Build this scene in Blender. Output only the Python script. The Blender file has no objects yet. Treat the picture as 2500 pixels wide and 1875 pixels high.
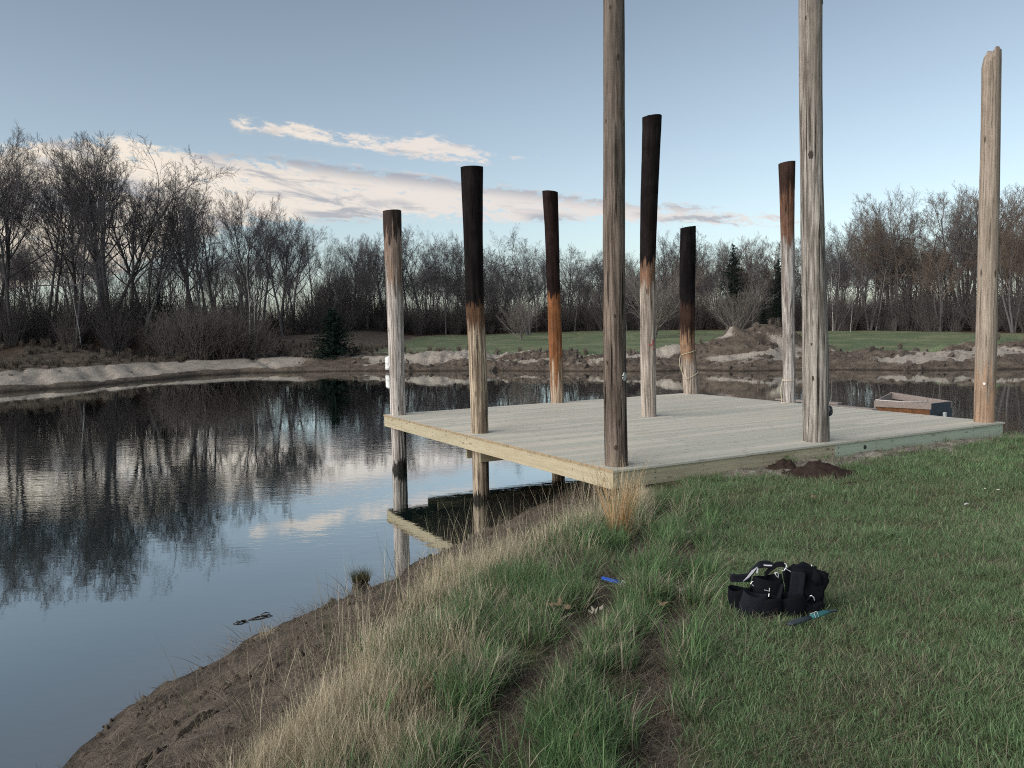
import bpy, math, random
import numpy as np
from mathutils import Vector, Matrix

random.seed(7)
RNG = np.random.default_rng(11)
scene = bpy.context.scene
COL = scene.collection
rad = math.radians

# ------------------------------------------------------------------ survey of the place
# camera station as measured from the photograph (metres, water level = 0)
CX, CY, FOC = 1250.0, 937.5, 2000.0
PITCH, ROLL, HC = -0.06973, -0.01813, 3.2132
DECK_Z, DECK_A, YAW = 1.2536, (1.347, 10.984), 0.5048
DECK_W, DECK_L = 9.02, 8.90
cp, sp_ = math.cos(PITCH), math.sin(PITCH)
_F = np.array([0, cp, sp_]); _U0 = np.array([0, -sp_, cp]); _R0 = np.array([1.0, 0, 0])
_R = math.cos(ROLL) * _R0 + math.sin(ROLL) * _U0
_U = -math.sin(ROLL) * _R0 + math.cos(ROLL) * _U0
EYE = np.array([0, 0, HC])
DU = np.array([math.cos(YAW), math.sin(YAW)]); DV = np.array([-DU[1], DU[0]])


def ray(x, y):
    return _F + (x - CX) / FOC * _R - (y - CY) / FOC * _U


def G(x, y, z=0.0):
    d = ray(x, y); t = (z - HC) / d[2]
    return EYE + t * d


def at_depth(x, y, Y):
    d = ray(x, y)
    return EYE + d * (Y / d[1])


def horizon(x):
    return CY + (_F[2] + (x - CX) / FOC * _R[2]) * FOC / _U[2]


def deck_xy(u, v):
    return np.array(DECK_A) + u * DU + v * DV


# ------------------------------------------------------------------ noise
_T = np.random.default_rng(5).random((256, 256))


def vnoise(x, y):
    x = np.asarray(x, float); y = np.asarray(y, float)
    xi = np.floor(x).astype(int); yi = np.floor(y).astype(int)
    fx = x - xi; fy = y - yi
    fx = fx * fx * (3 - 2 * fx); fy = fy * fy * (3 - 2 * fy)
    a = _T[xi & 255, yi & 255]; b = _T[(xi + 1) & 255, yi & 255]
    c = _T[xi & 255, (yi + 1) & 255]; d = _T[(xi + 1) & 255, (yi + 1) & 255]
    return (a * (1 - fx) + b * fx) * (1 - fy) + (c * (1 - fx) + d * fx) * fy


def fbm(x, y, o=4):
    s = 0; a = 0.5; t = 0
    for k in range(o):
        s = s + a * vnoise(x * 2 ** k + 17.3 * k, y * 2 ** k + 9.1 * k); t += a; a *= 0.55
    return s / t


def sst(a, b, x):
    t = np.clip((np.asarray(x, float) - a) / (b - a), 0, 1)
    return t * t * (3 - 2 * t)


# ------------------------------------------------------------------ object helpers
def link(o, parent=None):
    COL.objects.link(o)
    if parent is not None:
        o.parent = parent
    return o


def tag(o, label=None, cat=None, group=None, kind=None):
    if label: o['label'] = label
    if cat: o['category'] = cat
    if group: o['group'] = group
    if kind: o['kind'] = kind
    return o


def empty(name, loc=(0, 0, 0), rz=0.0):
    o = bpy.data.objects.new(name, None); link(o)
    o.location = loc; o.rotation_euler = (0, 0, rz); o.empty_display_size = 0.2
    return o


class MB:
    """collects vertices and faces, links them as one mesh object"""

    def __init__(s):
        s.v = []; s.f = []; s.m = []; s.n = 0

    def add(s, verts, faces, mat=0):
        verts = np.asarray(verts, float)
        s.v.append(verts)
        for f in faces:
            s.f.append([i + s.n for i in f]); s.m.append(mat)
        s.n += len(verts)

    def box(s, c, size, rot=None, mat=0):
        hx, hy, hz = [k / 2 for k in size]
        v = np.array([[x, y, z] for x in (-hx, hx) for y in (-hy, hy) for z in (-hz, hz)])
        if rot is not None: v = v @ np.array(rot).T
        v = v + np.array(c)
        s.add(v, [(0, 1, 3, 2), (4, 6, 7, 5), (0, 4, 5, 1), (2, 3, 7, 6), (0, 2, 6, 4), (1, 5, 7, 3)], mat)

    def tube(s, pts, radii, sides=6, caps=True, mat=0, flat=1.0):
        pts = np.asarray(pts, float); n = len(pts)
        radii = np.broadcast_to(np.asarray(radii, float), (n,))
        t = np.gradient(pts, axis=0); t /= np.linalg.norm(t, axis=1)[:, None] + 1e-9
        ref = np.array([0, 0, 1.0]) if abs(t[0][2]) < 0.8 else np.array([1.0, 0, 0])
        a = np.cross(t, ref); a /= np.linalg.norm(a, axis=1)[:, None] + 1e-9
        b = np.cross(t, a)
        th = np.arange(sides) * 2 * math.pi / sides
        ring = (np.cos(th)[None, :, None] * a[:, None, :] + flat * np.sin(th)[None, :, None] * b[:, None, :]) * radii[:, None, None] + pts[:, None, :]
        v = ring.reshape(-1, 3)
        f = []
        for i in range(n - 1):
            for k in range(sides):
                k2 = (k + 1) % sides
                f.append((i * sides + k, i * sides + k2, (i + 1) * sides + k2, (i + 1) * sides + k))
        if caps:
            f.append(tuple(range(sides - 1, -1, -1))); f.append(tuple((n - 1) * sides + k for k in range(sides)))
        s.add(v, f, mat)

    def mesh(s, name, smooth=False):
        me = bpy.data.meshes.new(name)
        v = np.concatenate(s.v) if s.v else np.zeros((0, 3))
        lens = np.array([len(f) for f in s.f], dtype=np.int32)
        idx = np.array([i for f in s.f for i in f], dtype=np.int32)
        me.vertices.add(len(v)); me.vertices.foreach_set('co', v.astype(np.float32).ravel())
        me.loops.add(len(idx)); me.loops.foreach_set('vertex_index', idx)
        me.polygons.add(len(lens))
        me.polygons.foreach_set('loop_start', np.concatenate([[0], np.cumsum(lens)[:-1]]).astype(np.int32))
        me.polygons.foreach_set('loop_total', lens)
        me.polygons.foreach_set('material_index', np.array(s.m, dtype=np.int32))
        me.polygons.foreach_set('use_smooth', np.full(len(lens), smooth))
        me.update(calc_edges=True); me.validate()
        return me

    def build(s, name, mats, parent=None, smooth=False, loc=None):
        me = s.mesh(name, smooth)
        for m in (mats if isinstance(mats, (list, tuple)) else [mats]): me.materials.append(m)
        o = bpy.data.objects.new(name, me); link(o, parent)
        if loc is not None: o.location = loc
        return o


def quad_mesh(name, V, F4, smooth=True):
    me = bpy.data.meshes.new(name)
    me.vertices.add(len(V)); me.vertices.foreach_set('co', V.astype(np.float32).ravel())
    F4 = F4.astype(np.int32); n = len(F4)
    me.loops.add(n * 4); me.loops.foreach_set('vertex_index', F4.ravel())
    me.polygons.add(n)
    me.polygons.foreach_set('loop_start', np.arange(n, dtype=np.int32) * 4)
    me.polygons.foreach_set('loop_total', np.full(n, 4, dtype=np.int32))
    me.polygons.foreach_set('use_smooth', np.full(n, smooth))
    me.update(calc_edges=True)
    return me


def bevel(o, w=0.01, seg=2):
    m = o.modifiers.new('bevel', 'BEVEL'); m.width = w; m.segments = seg; m.limit_method = 'ANGLE'
    return o


# ------------------------------------------------------------------ material helpers
class NT:
    def __init__(s, name):
        s.m = bpy.data.materials.new(name); s.m.use_nodes = True
        s.t = s.m.node_tree; s.t.nodes.clear()
        s.out = s.n('ShaderNodeOutputMaterial')

    def n(s, typ, **kw):
        nd = s.t.nodes.new(typ)
        for k, v in kw.items(): setattr(nd, k, v)
        return nd

    def l(s, a, b): s.t.links.new(a, b)

    def setin(s, sock, v):
        if hasattr(v, 'is_linked') or isinstance(v, bpy.types.NodeSocket): s.l(v, sock)
        else: sock.default_value = v

    def math(s, op, a, b=None, c=None, clamp=False):
        nd = s.n('ShaderNodeMath', operation=op, use_clamp=clamp)
        s.setin(nd.inputs[0], a)
        if b is not None: s.setin(nd.inputs[1], b)
        if c is not None: s.setin(nd.inputs[2], c)
        return nd.outputs[0]

    def mix(s, f, a, b, blend='MIX'):
        nd = s.n('ShaderNodeMix', data_type='RGBA', blend_type=blend)
        s.setin(nd.inputs[0], f); s.setin(nd.inputs[6], c4(a)); s.setin(nd.inputs[7], c4(b))
        return nd.outputs[2]

    def noise(s, vec, scale, detail=3, rough=0.55, dist=0.0):
        nd = s.n('ShaderNodeTexNoise')
        if vec is not None: s.l(vec, nd.inputs['Vector'])
        nd.inputs['Scale'].default_value = scale; nd.inputs['Detail'].default_value = detail
        nd.inputs['Roughness'].default_value = rough; nd.inputs['Distortion'].default_value = dist
        return nd.outputs[0]

    def scale(s, vec, sc):
        nd = s.n('ShaderNodeMapping'); s.l(vec, nd.inputs[0]); nd.inputs['Scale'].default_value = sc
        return nd.outputs[0]

    def ss(s, x, a, b):
        nd = s.n('ShaderNodeMapRange', interpolation_type='SMOOTHSTEP')
        s.setin(nd.inputs[0], x); s.setin(nd.inputs[1], a); s.setin(nd.inputs[2], b)
        nd.inputs[3].default_value = 0; nd.inputs[4].default_value = 1
        return nd.outputs[0]

    def mr(s, x, a, b, c, d):
        nd = s.n('ShaderNodeMapRange')
        s.setin(nd.inputs[0], x)
        for i, v in enumerate((a, b, c, d)): s.setin(nd.inputs[i + 1], v)
        return nd.outputs[0]

    def coord(s, which='Object'):
        return s.n('ShaderNodeTexCoord').outputs[which]

    def pos(s): return s.n('ShaderNodeNewGeometry').outputs['Position']

    def attr(s, name, typ='GEOMETRY'):
        return s.n('ShaderNodeAttribute', attribute_name=name, attribute_type=typ)

    def bump(s, h, strength, dist=0.02, nrm=None):
        nd = s.n('ShaderNodeBump'); nd.inputs['Strength'].default_value = strength
        nd.inputs['Distance'].default_value = dist; s.l(h, nd.inputs['Height'])
        if nrm is not None: s.l(nrm, nd.inputs['Normal'])
        return nd.outputs[0]

    def bsdf(s, col, rough=0.85, nrm=None, spec=0.3, metal=0.0, **kw):
        p = s.n('ShaderNodeBsdfPrincipled')
        s.setin(p.inputs['Base Color'], c4(col)); s.setin(p.inputs['Roughness'], rough)
        p.inputs['Specular IOR Level'].default_value = spec; p.inputs['Metallic'].default_value = metal
        if nrm is not None: s.l(nrm, p.inputs['Normal'])
        s.p = p
        s.l(p.outputs[0], s.out.inputs[0])
        return s.m


def c4(c):
    if isinstance(c, (tuple, list)) and len(c) == 3: return (c[0], c[1], c[2], 1)
    return c


def simple(name, col, rough=0.8, spec=0.3, metal=0.0, var=0.25, scale=20, bump=0.2):
    t = NT(name); v = t.coord()
    n = t.noise(v, scale, 4)
    dark = tuple(k * (1 - var) for k in col); lite = tuple(min(1, k * (1 + var)) for k in col)
    return t.bsdf(t.mix(n, dark, lite), rough, t.bump(n, bump, 0.01), spec, metal)

# ------------------------------------------------------------------ the lie of the land
_near_px = [(149, 1875), (258, 1797), (353, 1720), (452, 1662), (533, 1621), (570, 1588), (633, 1553), (669, 1531), (769, 1508),
            (836, 1481), (895, 1451), (958, 1420), (975, 1386), (1044, 1367), (1081, 1351), (1154, 1310), (1211, 1290), (1300, 1245),
            (1370, 1198), (1402, 1184), (1435, 1174)]
_far_px = [(0, 958), (203, 945), (347, 931), (480, 918), (600, 911), (690, 910), (798, 907), (907, 906), (988, 907), (1190, 905), (1341, 907),
           (1471, 907), (1605, 907), (1699, 904), (1813, 907), (1908, 904), (2050, 903), (2213, 905), (2386, 904), (2500, 901)]
near_pts = [tuple(G(x, y)[:2]) for x, y in _near_px]
far_pts = [tuple(G(x, y)[:2]) for x, y in _far_px]
POND = np.array([(-9, -12), (-5.5, -4), (-4.1, 1.0), (-3.6, 4.2)] + near_pts + [(3.2, 18.1), (6.0, 19.2), (8.6, 18.8), (10.2, 18.2), (13, 18.4), (18, 20), (27, 24), (38, 30),
                (44, 38), (42, 47), (37, 51)] + far_pts[::-1] + [(-37, 40), (-44, 28), (-42, 10), (-30, -6), (-18, -13)])


def pond_dist(x, y):
    """distance to the shoreline, positive on land"""
    x = np.asarray(x, float); y = np.asarray(y, float)
    d2 = np.full(x.shape, 1e18); inside = np.zeros(x.shape, bool)
    n = len(POND)
    for i in range(n):
        ax, ay = POND[i]; bx, by = POND[(i + 1) % n]
        ex, ey = bx - ax, by - ay
        t = np.clip(((x - ax) * ex + (y - ay) * ey) / (ex * ex + ey * ey), 0, 1)
        d2 = np.minimum(d2, (x - ax - t * ex) ** 2 + (y - ay - t * ey) ** 2)
        c = ((ay > y) != (by > y)) & (x < ex * (y - ay) / (ey + 1e-12) + ax)
        inside ^= c
    d = np.sqrt(d2)
    return np.where(inside, -d, d)


_raz = [-60, -42, -33, -27, -20, -14, -8, 0, 10, 20, 28, 36, 60]
_rr = [80, 76, 74, 74, 80, 96, 110, 116, 114, 104, 96, 88, 80]


def woods_r(az_deg):
    return np.interp(az_deg, _raz, _rr)


def rut_line(px):
    return [tuple(G(x * 1.1302, y * 1.1302, z)[:2]) for x, y, z in px]


RUTS = [rut_line([(1395, 1720, 1.5), (1405, 1600, 1.5), (1432, 1450, 1.45), (1455, 1330, 1.4), (1478, 1240, 1.3), (1500, 1160, 1.15), (1515, 1085, 1.05)]),
        rut_line([(1030, 1720, 1.5), (1120, 1560, 1.45), (1210, 1445, 1.4), (1290, 1335, 1.35), (1345, 1240, 1.25), (1385, 1180, 1.15), (1420, 1110, 1.05)])]
RUT3 = rut_line([(850, 1640, 1.45), (960, 1500, 1.4), (1055, 1390, 1.35), (1100, 1340, 1.3)])


def line_dist(x, y, L):
    d2 = np.full(np.shape(x), 1e18)
    for (ax, ay), (bx, by) in zip(L[:-1], L[1:]):
        ex, ey = bx - ax, by - ay
        t = np.clip(((x - ax) * ex + (y - ay) * ey) / (ex * ex + ey * ey), 0, 1)
        d2 = np.minimum(d2, (x - ax - t * ex) ** 2 + (y - ay - t * ey) ** 2)
    return np.sqrt(d2)


_m1 = at_depth(1890, 806, 62); _m2 = at_depth(1770, 828, 60.5); _m3 = at_depth(1622, 856, 61); _m4 = at_depth(1835, 815, 63)
FAR_MOUNDS = [(_m1[0], _m1[1], 1.2, 3.1, 2.2), (_m2[0], _m2[1], .8, 2.6, 1.8), (_m3[0], _m3[1], .62, 1.2, 1.0), (_m4[0], _m4[1], .95, 3.0, 1.9),
              (at_depth(2330, 850, 58)[0], 58.0, .35, 1.4, 1.0), (at_depth(2480, 846, 57)[0], 57.5, .5, 2.4, 1.3),
              (at_depth(1330, 866, 63)[0], 64, .3, 2.5, 1.2), (at_depth(1110, 866, 65)[0], 66, .35, 3.0, 1.4),
              (at_depth(290, 800, 72)[0], 73, 1.9, 4.2, 3.0), (at_depth(420, 818, 73)[0], 74, .9, 5.0, 3.0), (at_depth(90, 845, 64)[0], 65, .9, 5.0, 3.0)]


def terrain(x, y, fine=True):
    """height plus masks: grass, sand, leaf litter, straw"""
    x = np.asarray(x, float); y = np.asarray(y, float)
    wob = (fbm(x * 1.3 + 3, y * 1.3, 3) - .5)
    d = pond_dist(x, y) + np.where(y < 30, wob * 0.28, wob * 0.8)
    nearw = 1 - sst(26, 38, y)
    # near bank
    P = 1.03 + 0.5 * sst(9.8, 3.0, y) + 0.02 * (fbm(x * .7, y * .7, 2) - .5)
    gk = np.interp(d, [-6, -2, 0, .12, .35, 1, 2, 2.8, 3.8, 6], [-1.2, -.65, -.02, .09, .16, .42, .80, .95, 1.0, 1.0])
    zn = np.where(d < 0, gk, P * gk)
    rx = x - DECK_A[0]; ry = y - DECK_A[1]
    u = rx * DU[0] + ry * DU[1]; v = rx * DV[0] + ry * DV[1]
    under = sst(0.02, .5, v) * sst(-.1, .35, u) * sst(DECK_W + .1, DECK_W - .3, u)
    zn = np.where(under > 0, np.minimum(zn, zn * (1 - under) + under * .8 * np.minimum(gk, 1)), zn)
    r1 = np.minimum(line_dist(x, y, RUTS[0]), line_dist(x, y, RUTS[1])); r3 = line_dist(x, y, RUT3)
    rut = sst(.205, .04, np.minimum(r1 + (fbm(x * 3, y * 3, 3) - .5) * .30, r3 + .07 + (fbm(x * 3 + 9, y * 3, 3) - .5) * .25))
    zn = zn - rut * .05
    # far bank
    left = sst(-12, -20, x)
    kR = np.interp(d, [-6, -2, 0, .5, 2.0, 4.5, 9, 25, 55, 90, 400], [-1.5, -.7, -.02, .25, .62, .92, 1.12, 1.6, 2.4, 4.0, 9])
    kL = np.interp(d, [-6, -2, 0, .5, 3.0, 7.5, 12, 20, 40, 90, 400], [-1.5, -.7, -.02, .32, .70, .98, 1.3, 2.2, 3.2, 4.5, 9])
    zf = kR * (1 - left) + kL * left
    lump = sst(.2, 1.5, d) * sst(11, 6, d)
    zf = zf + lump * ((fbm(x * .55, y * .55, 4) - .5) * .85 + (np.abs(fbm(x * 1.7, y * 1.7, 3) - .5)) * -.7 + .08) * (1 - .6 * left)
    zf = zf - left * sst(.3, 1.2, d) * sst(9, 6, d) * sst(.56, .70, fbm(x * .9 + y * .5, y * .22 + x * .1 + 9, 3)) * .28
    for mx, my, mh, sx, sy in FAR_MOUNDS:
        dd = np.sqrt(((x - mx) / sx) ** 2 + ((y - my) / sy) ** 2)
        zf = zf + mh * sst(1.7, .15, dd + (fbm(x * .9, y * .9, 3) - .5) * .5) * sst(0, 2.5, d)
    zf = zf + sst(15, 60, d) * (fbm(x * .05, y * .05, 3) - .5) * .8
    z = zn * nearw + zf * (1 - nearw)
    # masks
    n1 = fbm(x * 1.1 + 50, y * 1.1, 4); n2 = fbm(x * 3.3, y * 3.3 + 20, 3)
    gn = sst(2.45, 2.85, d + (n2 - .5) * .7) * (1 - rut)
    strip = sst(-1.1, -.3, v + (n2 - .5) * 1.0) * sst(1.0, 2.2, u) * sst(DECK_W + 1.8, DECK_W - .2, u) * sst(.30, .5, n1 + .10)
    gn = gn * (1 - .95 * strip)
    gn = np.where((v > 0) & (u > 0) & (u < DECK_W), 0, gn)
    sn = strip * .55 + sst(.57, .72, fbm(x * 1.6, y * .9 + 31, 3)) * sst(1.2, .3, d - .5) * .3
    az = np.degrees(np.arctan2(x, y)); R = np.hypot(x, y)
    forest = sst(-3, 5, R - woods_r(az) + (fbm(x * .15, y * .15, 3) - .5) * 8)
    gf = sst(5.5, 8.0, d + (n1 - .5) * 3) * (1 - forest) * sst(-15, -9, x)
    for mx, my, mh, sx, sy in FAR_MOUNDS[:4]: gf = gf * sst(1.15, 1.7, np.sqrt(((x - mx) / sx) ** 2 + ((y - my) / sy) ** 2) + (n2 - .5) * .4)
    sf = sst(.25, 1.2, d + (n1 - .5)) * sst(7.5, 5.5, d + (n2 - .5) * 2)
    patch = np.maximum(sst(-15, -19, x), sst(.53, .64, fbm(x * .22 + 5, y * .5, 3) + .10 * sst(1, 4, d)) * .85)
    sf = sf * patch
    sf = np.maximum(sf * sst(.6, 2.6, d + left * 1.1 + (n1 - .5) * 2.2), sst(1.5, .3, np.hypot((x - _m3[0]) / 1.5, (y - _m3[1]) / 1.3)))
    gr = gn * nearw + gf * (1 - nearw); sa = sn * nearw + sf * (1 - nearw)
    lf = forest * (1 - nearw)
    if fine:
        am = nearw * sst(.02, .25, d) * (1 - .75 * gn)
        z = z + am * ((fbm(x * 4.2, y * 4.2, 4) - .5) * .13 + (fbm(x * 15, y * 15, 3) - .5) * .035)
        z = z + nearw * gn * (fbm(x * 2.5, y * 2.5, 3) - .5) * .04
    return z, d, gr, sa, lf, rut * nearw


_ZG = {}


def ground_z(x, y):
    xs_, ys_, Z_ = _ZG['xs'], _ZG['ys'], _ZG['Z']
    i = min(max(int(np.searchsorted(xs_, x)) - 1, 0), len(xs_) - 2); j = min(max(int(np.searchsorted(ys_, y)) - 1, 0), len(ys_) - 2)
    fx = (x - xs_[i]) / (xs_[i + 1] - xs_[i]); fy = (y - ys_[j]) / (ys_[j + 1] - ys_[j])
    return float((Z_[j, i] * (1 - fx) + Z_[j, i + 1] * fx) * (1 - fy) + (Z_[j + 1, i] * (1 - fx) + Z_[j + 1, i + 1] * fx) * fy)


def axis(fine_a, fine_b, step, mid_a, mid_b, mstep, ext):
    a = np.arange(fine_a, fine_b + 1e-6, step)
    r = [fine_b]; s = step
    while r[-1] < mid_b: s = min(s * 1.07, mstep); r.append(r[-1] + s)
    while r[-1] < ext: s *= 1.25; r.append(r[-1] + s)
    l = [fine_a]; s = step
    while l[-1] > mid_a: s = min(s * 1.07, mstep); l.append(l[-1] - s)
    while l[-1] > -ext: s *= 1.25; l.append(l[-1] - s)
    return np.concatenate([np.array(l[1:][::-1]), a, np.array(r[1:])])


xs = axis(-4.2, 10.5, .05, -62, 72, .33, 900)
ys = axis(2.0, 16.0, .05, -10, 44, .5, 900)
# extra rows for the far bank
ys = np.unique(np.concatenate([ys[(ys < 44)], np.arange(44, 76, .3), np.arange(76, 130, 1.2), ys[ys > 130]]))
XX, YY = np.meshgrid(xs, ys)
Z, D, GR, SA, LF, RT = terrain(XX.ravel(), YY.ravel())
V = np.column_stack([XX.ravel(), YY.ravel(), Z])
_ZG.update(xs=xs, ys=ys, Z=Z.reshape(len(ys), len(xs)))
nx, ny = len(xs), len(ys)
ii = (np.arange(ny - 1)[:, None] * nx + np.arange(nx - 1)[None, :]).ravel()
me = quad_mesh('ground', V, np.column_stack([ii, ii + 1, ii + nx + 1, ii + nx]))
ca = me.color_attributes.new('mask', 'FLOAT_COLOR', 'POINT')
ca.data.foreach_set('color', np.column_stack([GR, SA, LF, RT]).astype(np.float32).ravel())
da = me.attributes.new('shore', 'FLOAT', 'POINT'); da.data.foreach_set('value', D.astype(np.float32))


def ground_material():
    t = NT('ground_soil_grass'); p = t.pos(); a = t.attr('mask')
    sep = t.n('ShaderNodeSeparateColor'); t.l(a.outputs['Color'], sep.inputs[0])
    g, s, lf, rt = sep.outputs[0], sep.outputs[1], sep.outputs[2], a.outputs['Alpha']
    nA = t.noise(p, 1.7, 6, .62); nB = t.noise(p, 9, 6, .65); nC = t.noise(p, 45, 4, .65); nD = t.noise(p, .35, 5, .6)
    streak = t.noise(t.scale(p, (70, 22, 40)), 1.0, 4, .6, .6)
    dirt = t.mix(t.ss(nB, .35, .68), (.068, .055, .045), (.19, .155, .125))
    dirt = t.mix(t.ss(nA, .42, .66), dirt, t.mix(nC, (.16, .13, .105), (.27, .225, .18)))
    dirt = t.mix(t.math('MULTIPLY', t.ss(streak, .56, .66), .55), dirt, (.30, .25, .19))
    sand = t.mix(t.ss(nB, .3, .7), (.24, .21, .18), (.40, .36, .31))
    sand = t.mix(t.math('MULTIPLY', t.ss(nA, .5, .62), .6), sand, (.22, .185, .155))
    grassC = t.mix(t.ss(nB, .35, .65), (.045, .062, .026), (.10, .115, .052))
    far = t.mix(t.ss(nD, .38, .62), (.095, .135, .07), (.215, .22, .13))
    far = t.mix(t.ss(nA, .35, .7), far, t.mix(nC, (.085, .12, .064), (.165, .185, .11)))
    sp = t.n('ShaderNodeSeparateXYZ'); t.l(p, sp.inputs[0])
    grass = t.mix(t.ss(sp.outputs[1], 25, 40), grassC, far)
    leaf = t.mix(t.ss(nB, .3, .7), (.045, .03, .023), (.135, .085, .058))
    ng = t.math('MULTIPLY_ADD', t.math('SUBTRACT', nB, .5), .7, 0)
    col = t.mix(t.ss(t.math('ADD', s, ng), .3, .62), dirt, sand)
    col = t.mix(t.ss(t.math('ADD', g, ng), .3, .7), col, grass)
    col = t.mix(t.ss(t.math('ADD', lf, ng), .25, .7), col, leaf)
    sh = t.attr('shore').outputs['Fac']
    near = t.math('MULTIPLY', t.ss(sp.outputs[1], 32, 22), t.ss(sh, 3.0, 1.9))
    col = t.mix(near, col, t.mix(1.0, col, (.56, .555, .55), 'MULTIPLY'))
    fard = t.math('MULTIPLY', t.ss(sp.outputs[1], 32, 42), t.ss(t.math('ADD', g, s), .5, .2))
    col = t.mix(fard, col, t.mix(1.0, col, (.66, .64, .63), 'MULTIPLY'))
    wet = t.math('MULTIPLY', t.ss(t.math('MULTIPLY_ADD', t.math('SUBTRACT', nB, .5), .35, sh), .34, .04), .78)
    col = t.mix(wet, col, (.022, .018, .014))
    h = t.math('ADD', t.math('MULTIPLY', nB, 1.0), t.math('MULTIPLY', nC, .35))
    h = t.math('ADD', h, t.math('MULTIPLY', streak, .25))
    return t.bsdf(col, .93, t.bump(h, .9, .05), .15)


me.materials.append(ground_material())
ground = link(bpy.data.objects.new('ground', me)); tag(ground, kind='structure')

# ------------------------------------------------------------------ pond water
wx = np.concatenate([np.arange(-50, -6, 1.0), np.arange(-6, 3, .1), np.arange(3, 48, 1.0)])
wy = np.concatenate([np.arange(-15, 2, 1.0), np.arange(2, 19, .15), np.arange(19, 72, 1.0)])
WX, WY = np.meshgrid(wx, wy)
wd = pond_dist(WX.ravel(), WY.ravel())
nx, ny = len(wx), len(wy)
ii = (np.arange(ny - 1)[:, None] * nx + np.arange(nx - 1)[None, :]).ravel()
F4 = np.column_stack([ii, ii + 1, ii + nx + 1, ii + nx])
keep = wd[F4].min(axis=1) < 1.3
F4 = F4[keep]
me = quad_mesh('water', np.column_stack([WX.ravel(), WY.ravel(), np.zeros(WX.size)]), F4)
da = me.attributes.new('shore', 'FLOAT', 'POINT'); da.data.foreach_set('value', (-wd).astype(np.float32))


def water_material():
    t = NT('pond_water'); p = t.pos()
    sh = t.attr('shore').outputs['Fac']
    shallow = t.ss(t.math('MULTIPLY_ADD', t.math('SUBTRACT', t.noise(p, 1.2, 4), .5), .5, sh), 1.7, -.2)
    col = t.mix(shallow, (.010, .022, .021), (.060, .052, .045))
    big = t.noise(t.scale(p, (.10, .16, 1)), 1.0, 3, .5)
    amp = t.ss(big, .38, .62)
    sp = t.n('ShaderNodeSeparateXYZ'); t.l(p, sp.inputs[0])
    mid = t.math('MULTIPLY', t.ss(sp.outputs[1], 8, 15), t.ss(sp.outputs[1], 42, 24))
    amp = t.math('MULTIPLY_ADD', t.math('MULTIPLY', amp, mid), .50, .10)
    r1 = t.noise(t.scale(p, (2.2, 5.2, 1)), 1.0, 3, .55, .3)
    r2 = t.noise(t.scale(p, (7, 16, 1)), 1.0, 2, .5, .2)
    r0 = t.noise(t.scale(p, (.5, .9, 1)), 1.0, 2, .5)
    h = t.math('ADD', t.math('MULTIPLY', r1, .0048), t.math('MULTIPLY', r2, .0011))
    h = t.math('MULTIPLY', h, amp)
    h = t.math('ADD', h, t.math('MULTIPLY', r0, .0016))
    b = t.n('ShaderNodeBump'); b.inputs['Strength'].default_value = 1.0; b.inputs['Distance'].default_value = 1.0; t.l(h, b.inputs['Height'])
    df = t.n('ShaderNodeBsdfDiffuse'); t.l(col, df.inputs[0])
    gl = t.n('ShaderNodeBsdfGlossy'); gl.inputs['Roughness'].default_value = .012; gl.inputs['Color'].default_value = (.95, .97, .96, 1); t.l(b.outputs[0], gl.inputs['Normal'])
    fr = t.n('ShaderNodeFresnel'); fr.inputs['IOR'].default_value = 1.5; t.l(b.outputs[0], fr.inputs['Normal'])
    mx = t.n('ShaderNodeMixShader'); t.l(t.mr(fr.outputs[0], .04, .55, .38, 1.0), mx.inputs[0]); t.l(df.outputs[0], mx.inputs[1]); t.l(gl.outputs[0], mx.inputs[2]); t.l(mx.outputs[0], t.out.inputs[0])
    return t.m



me.materials.append(water_material())
water = link(bpy.data.objects.new('water', me)); tag(water, kind='structure')

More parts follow.
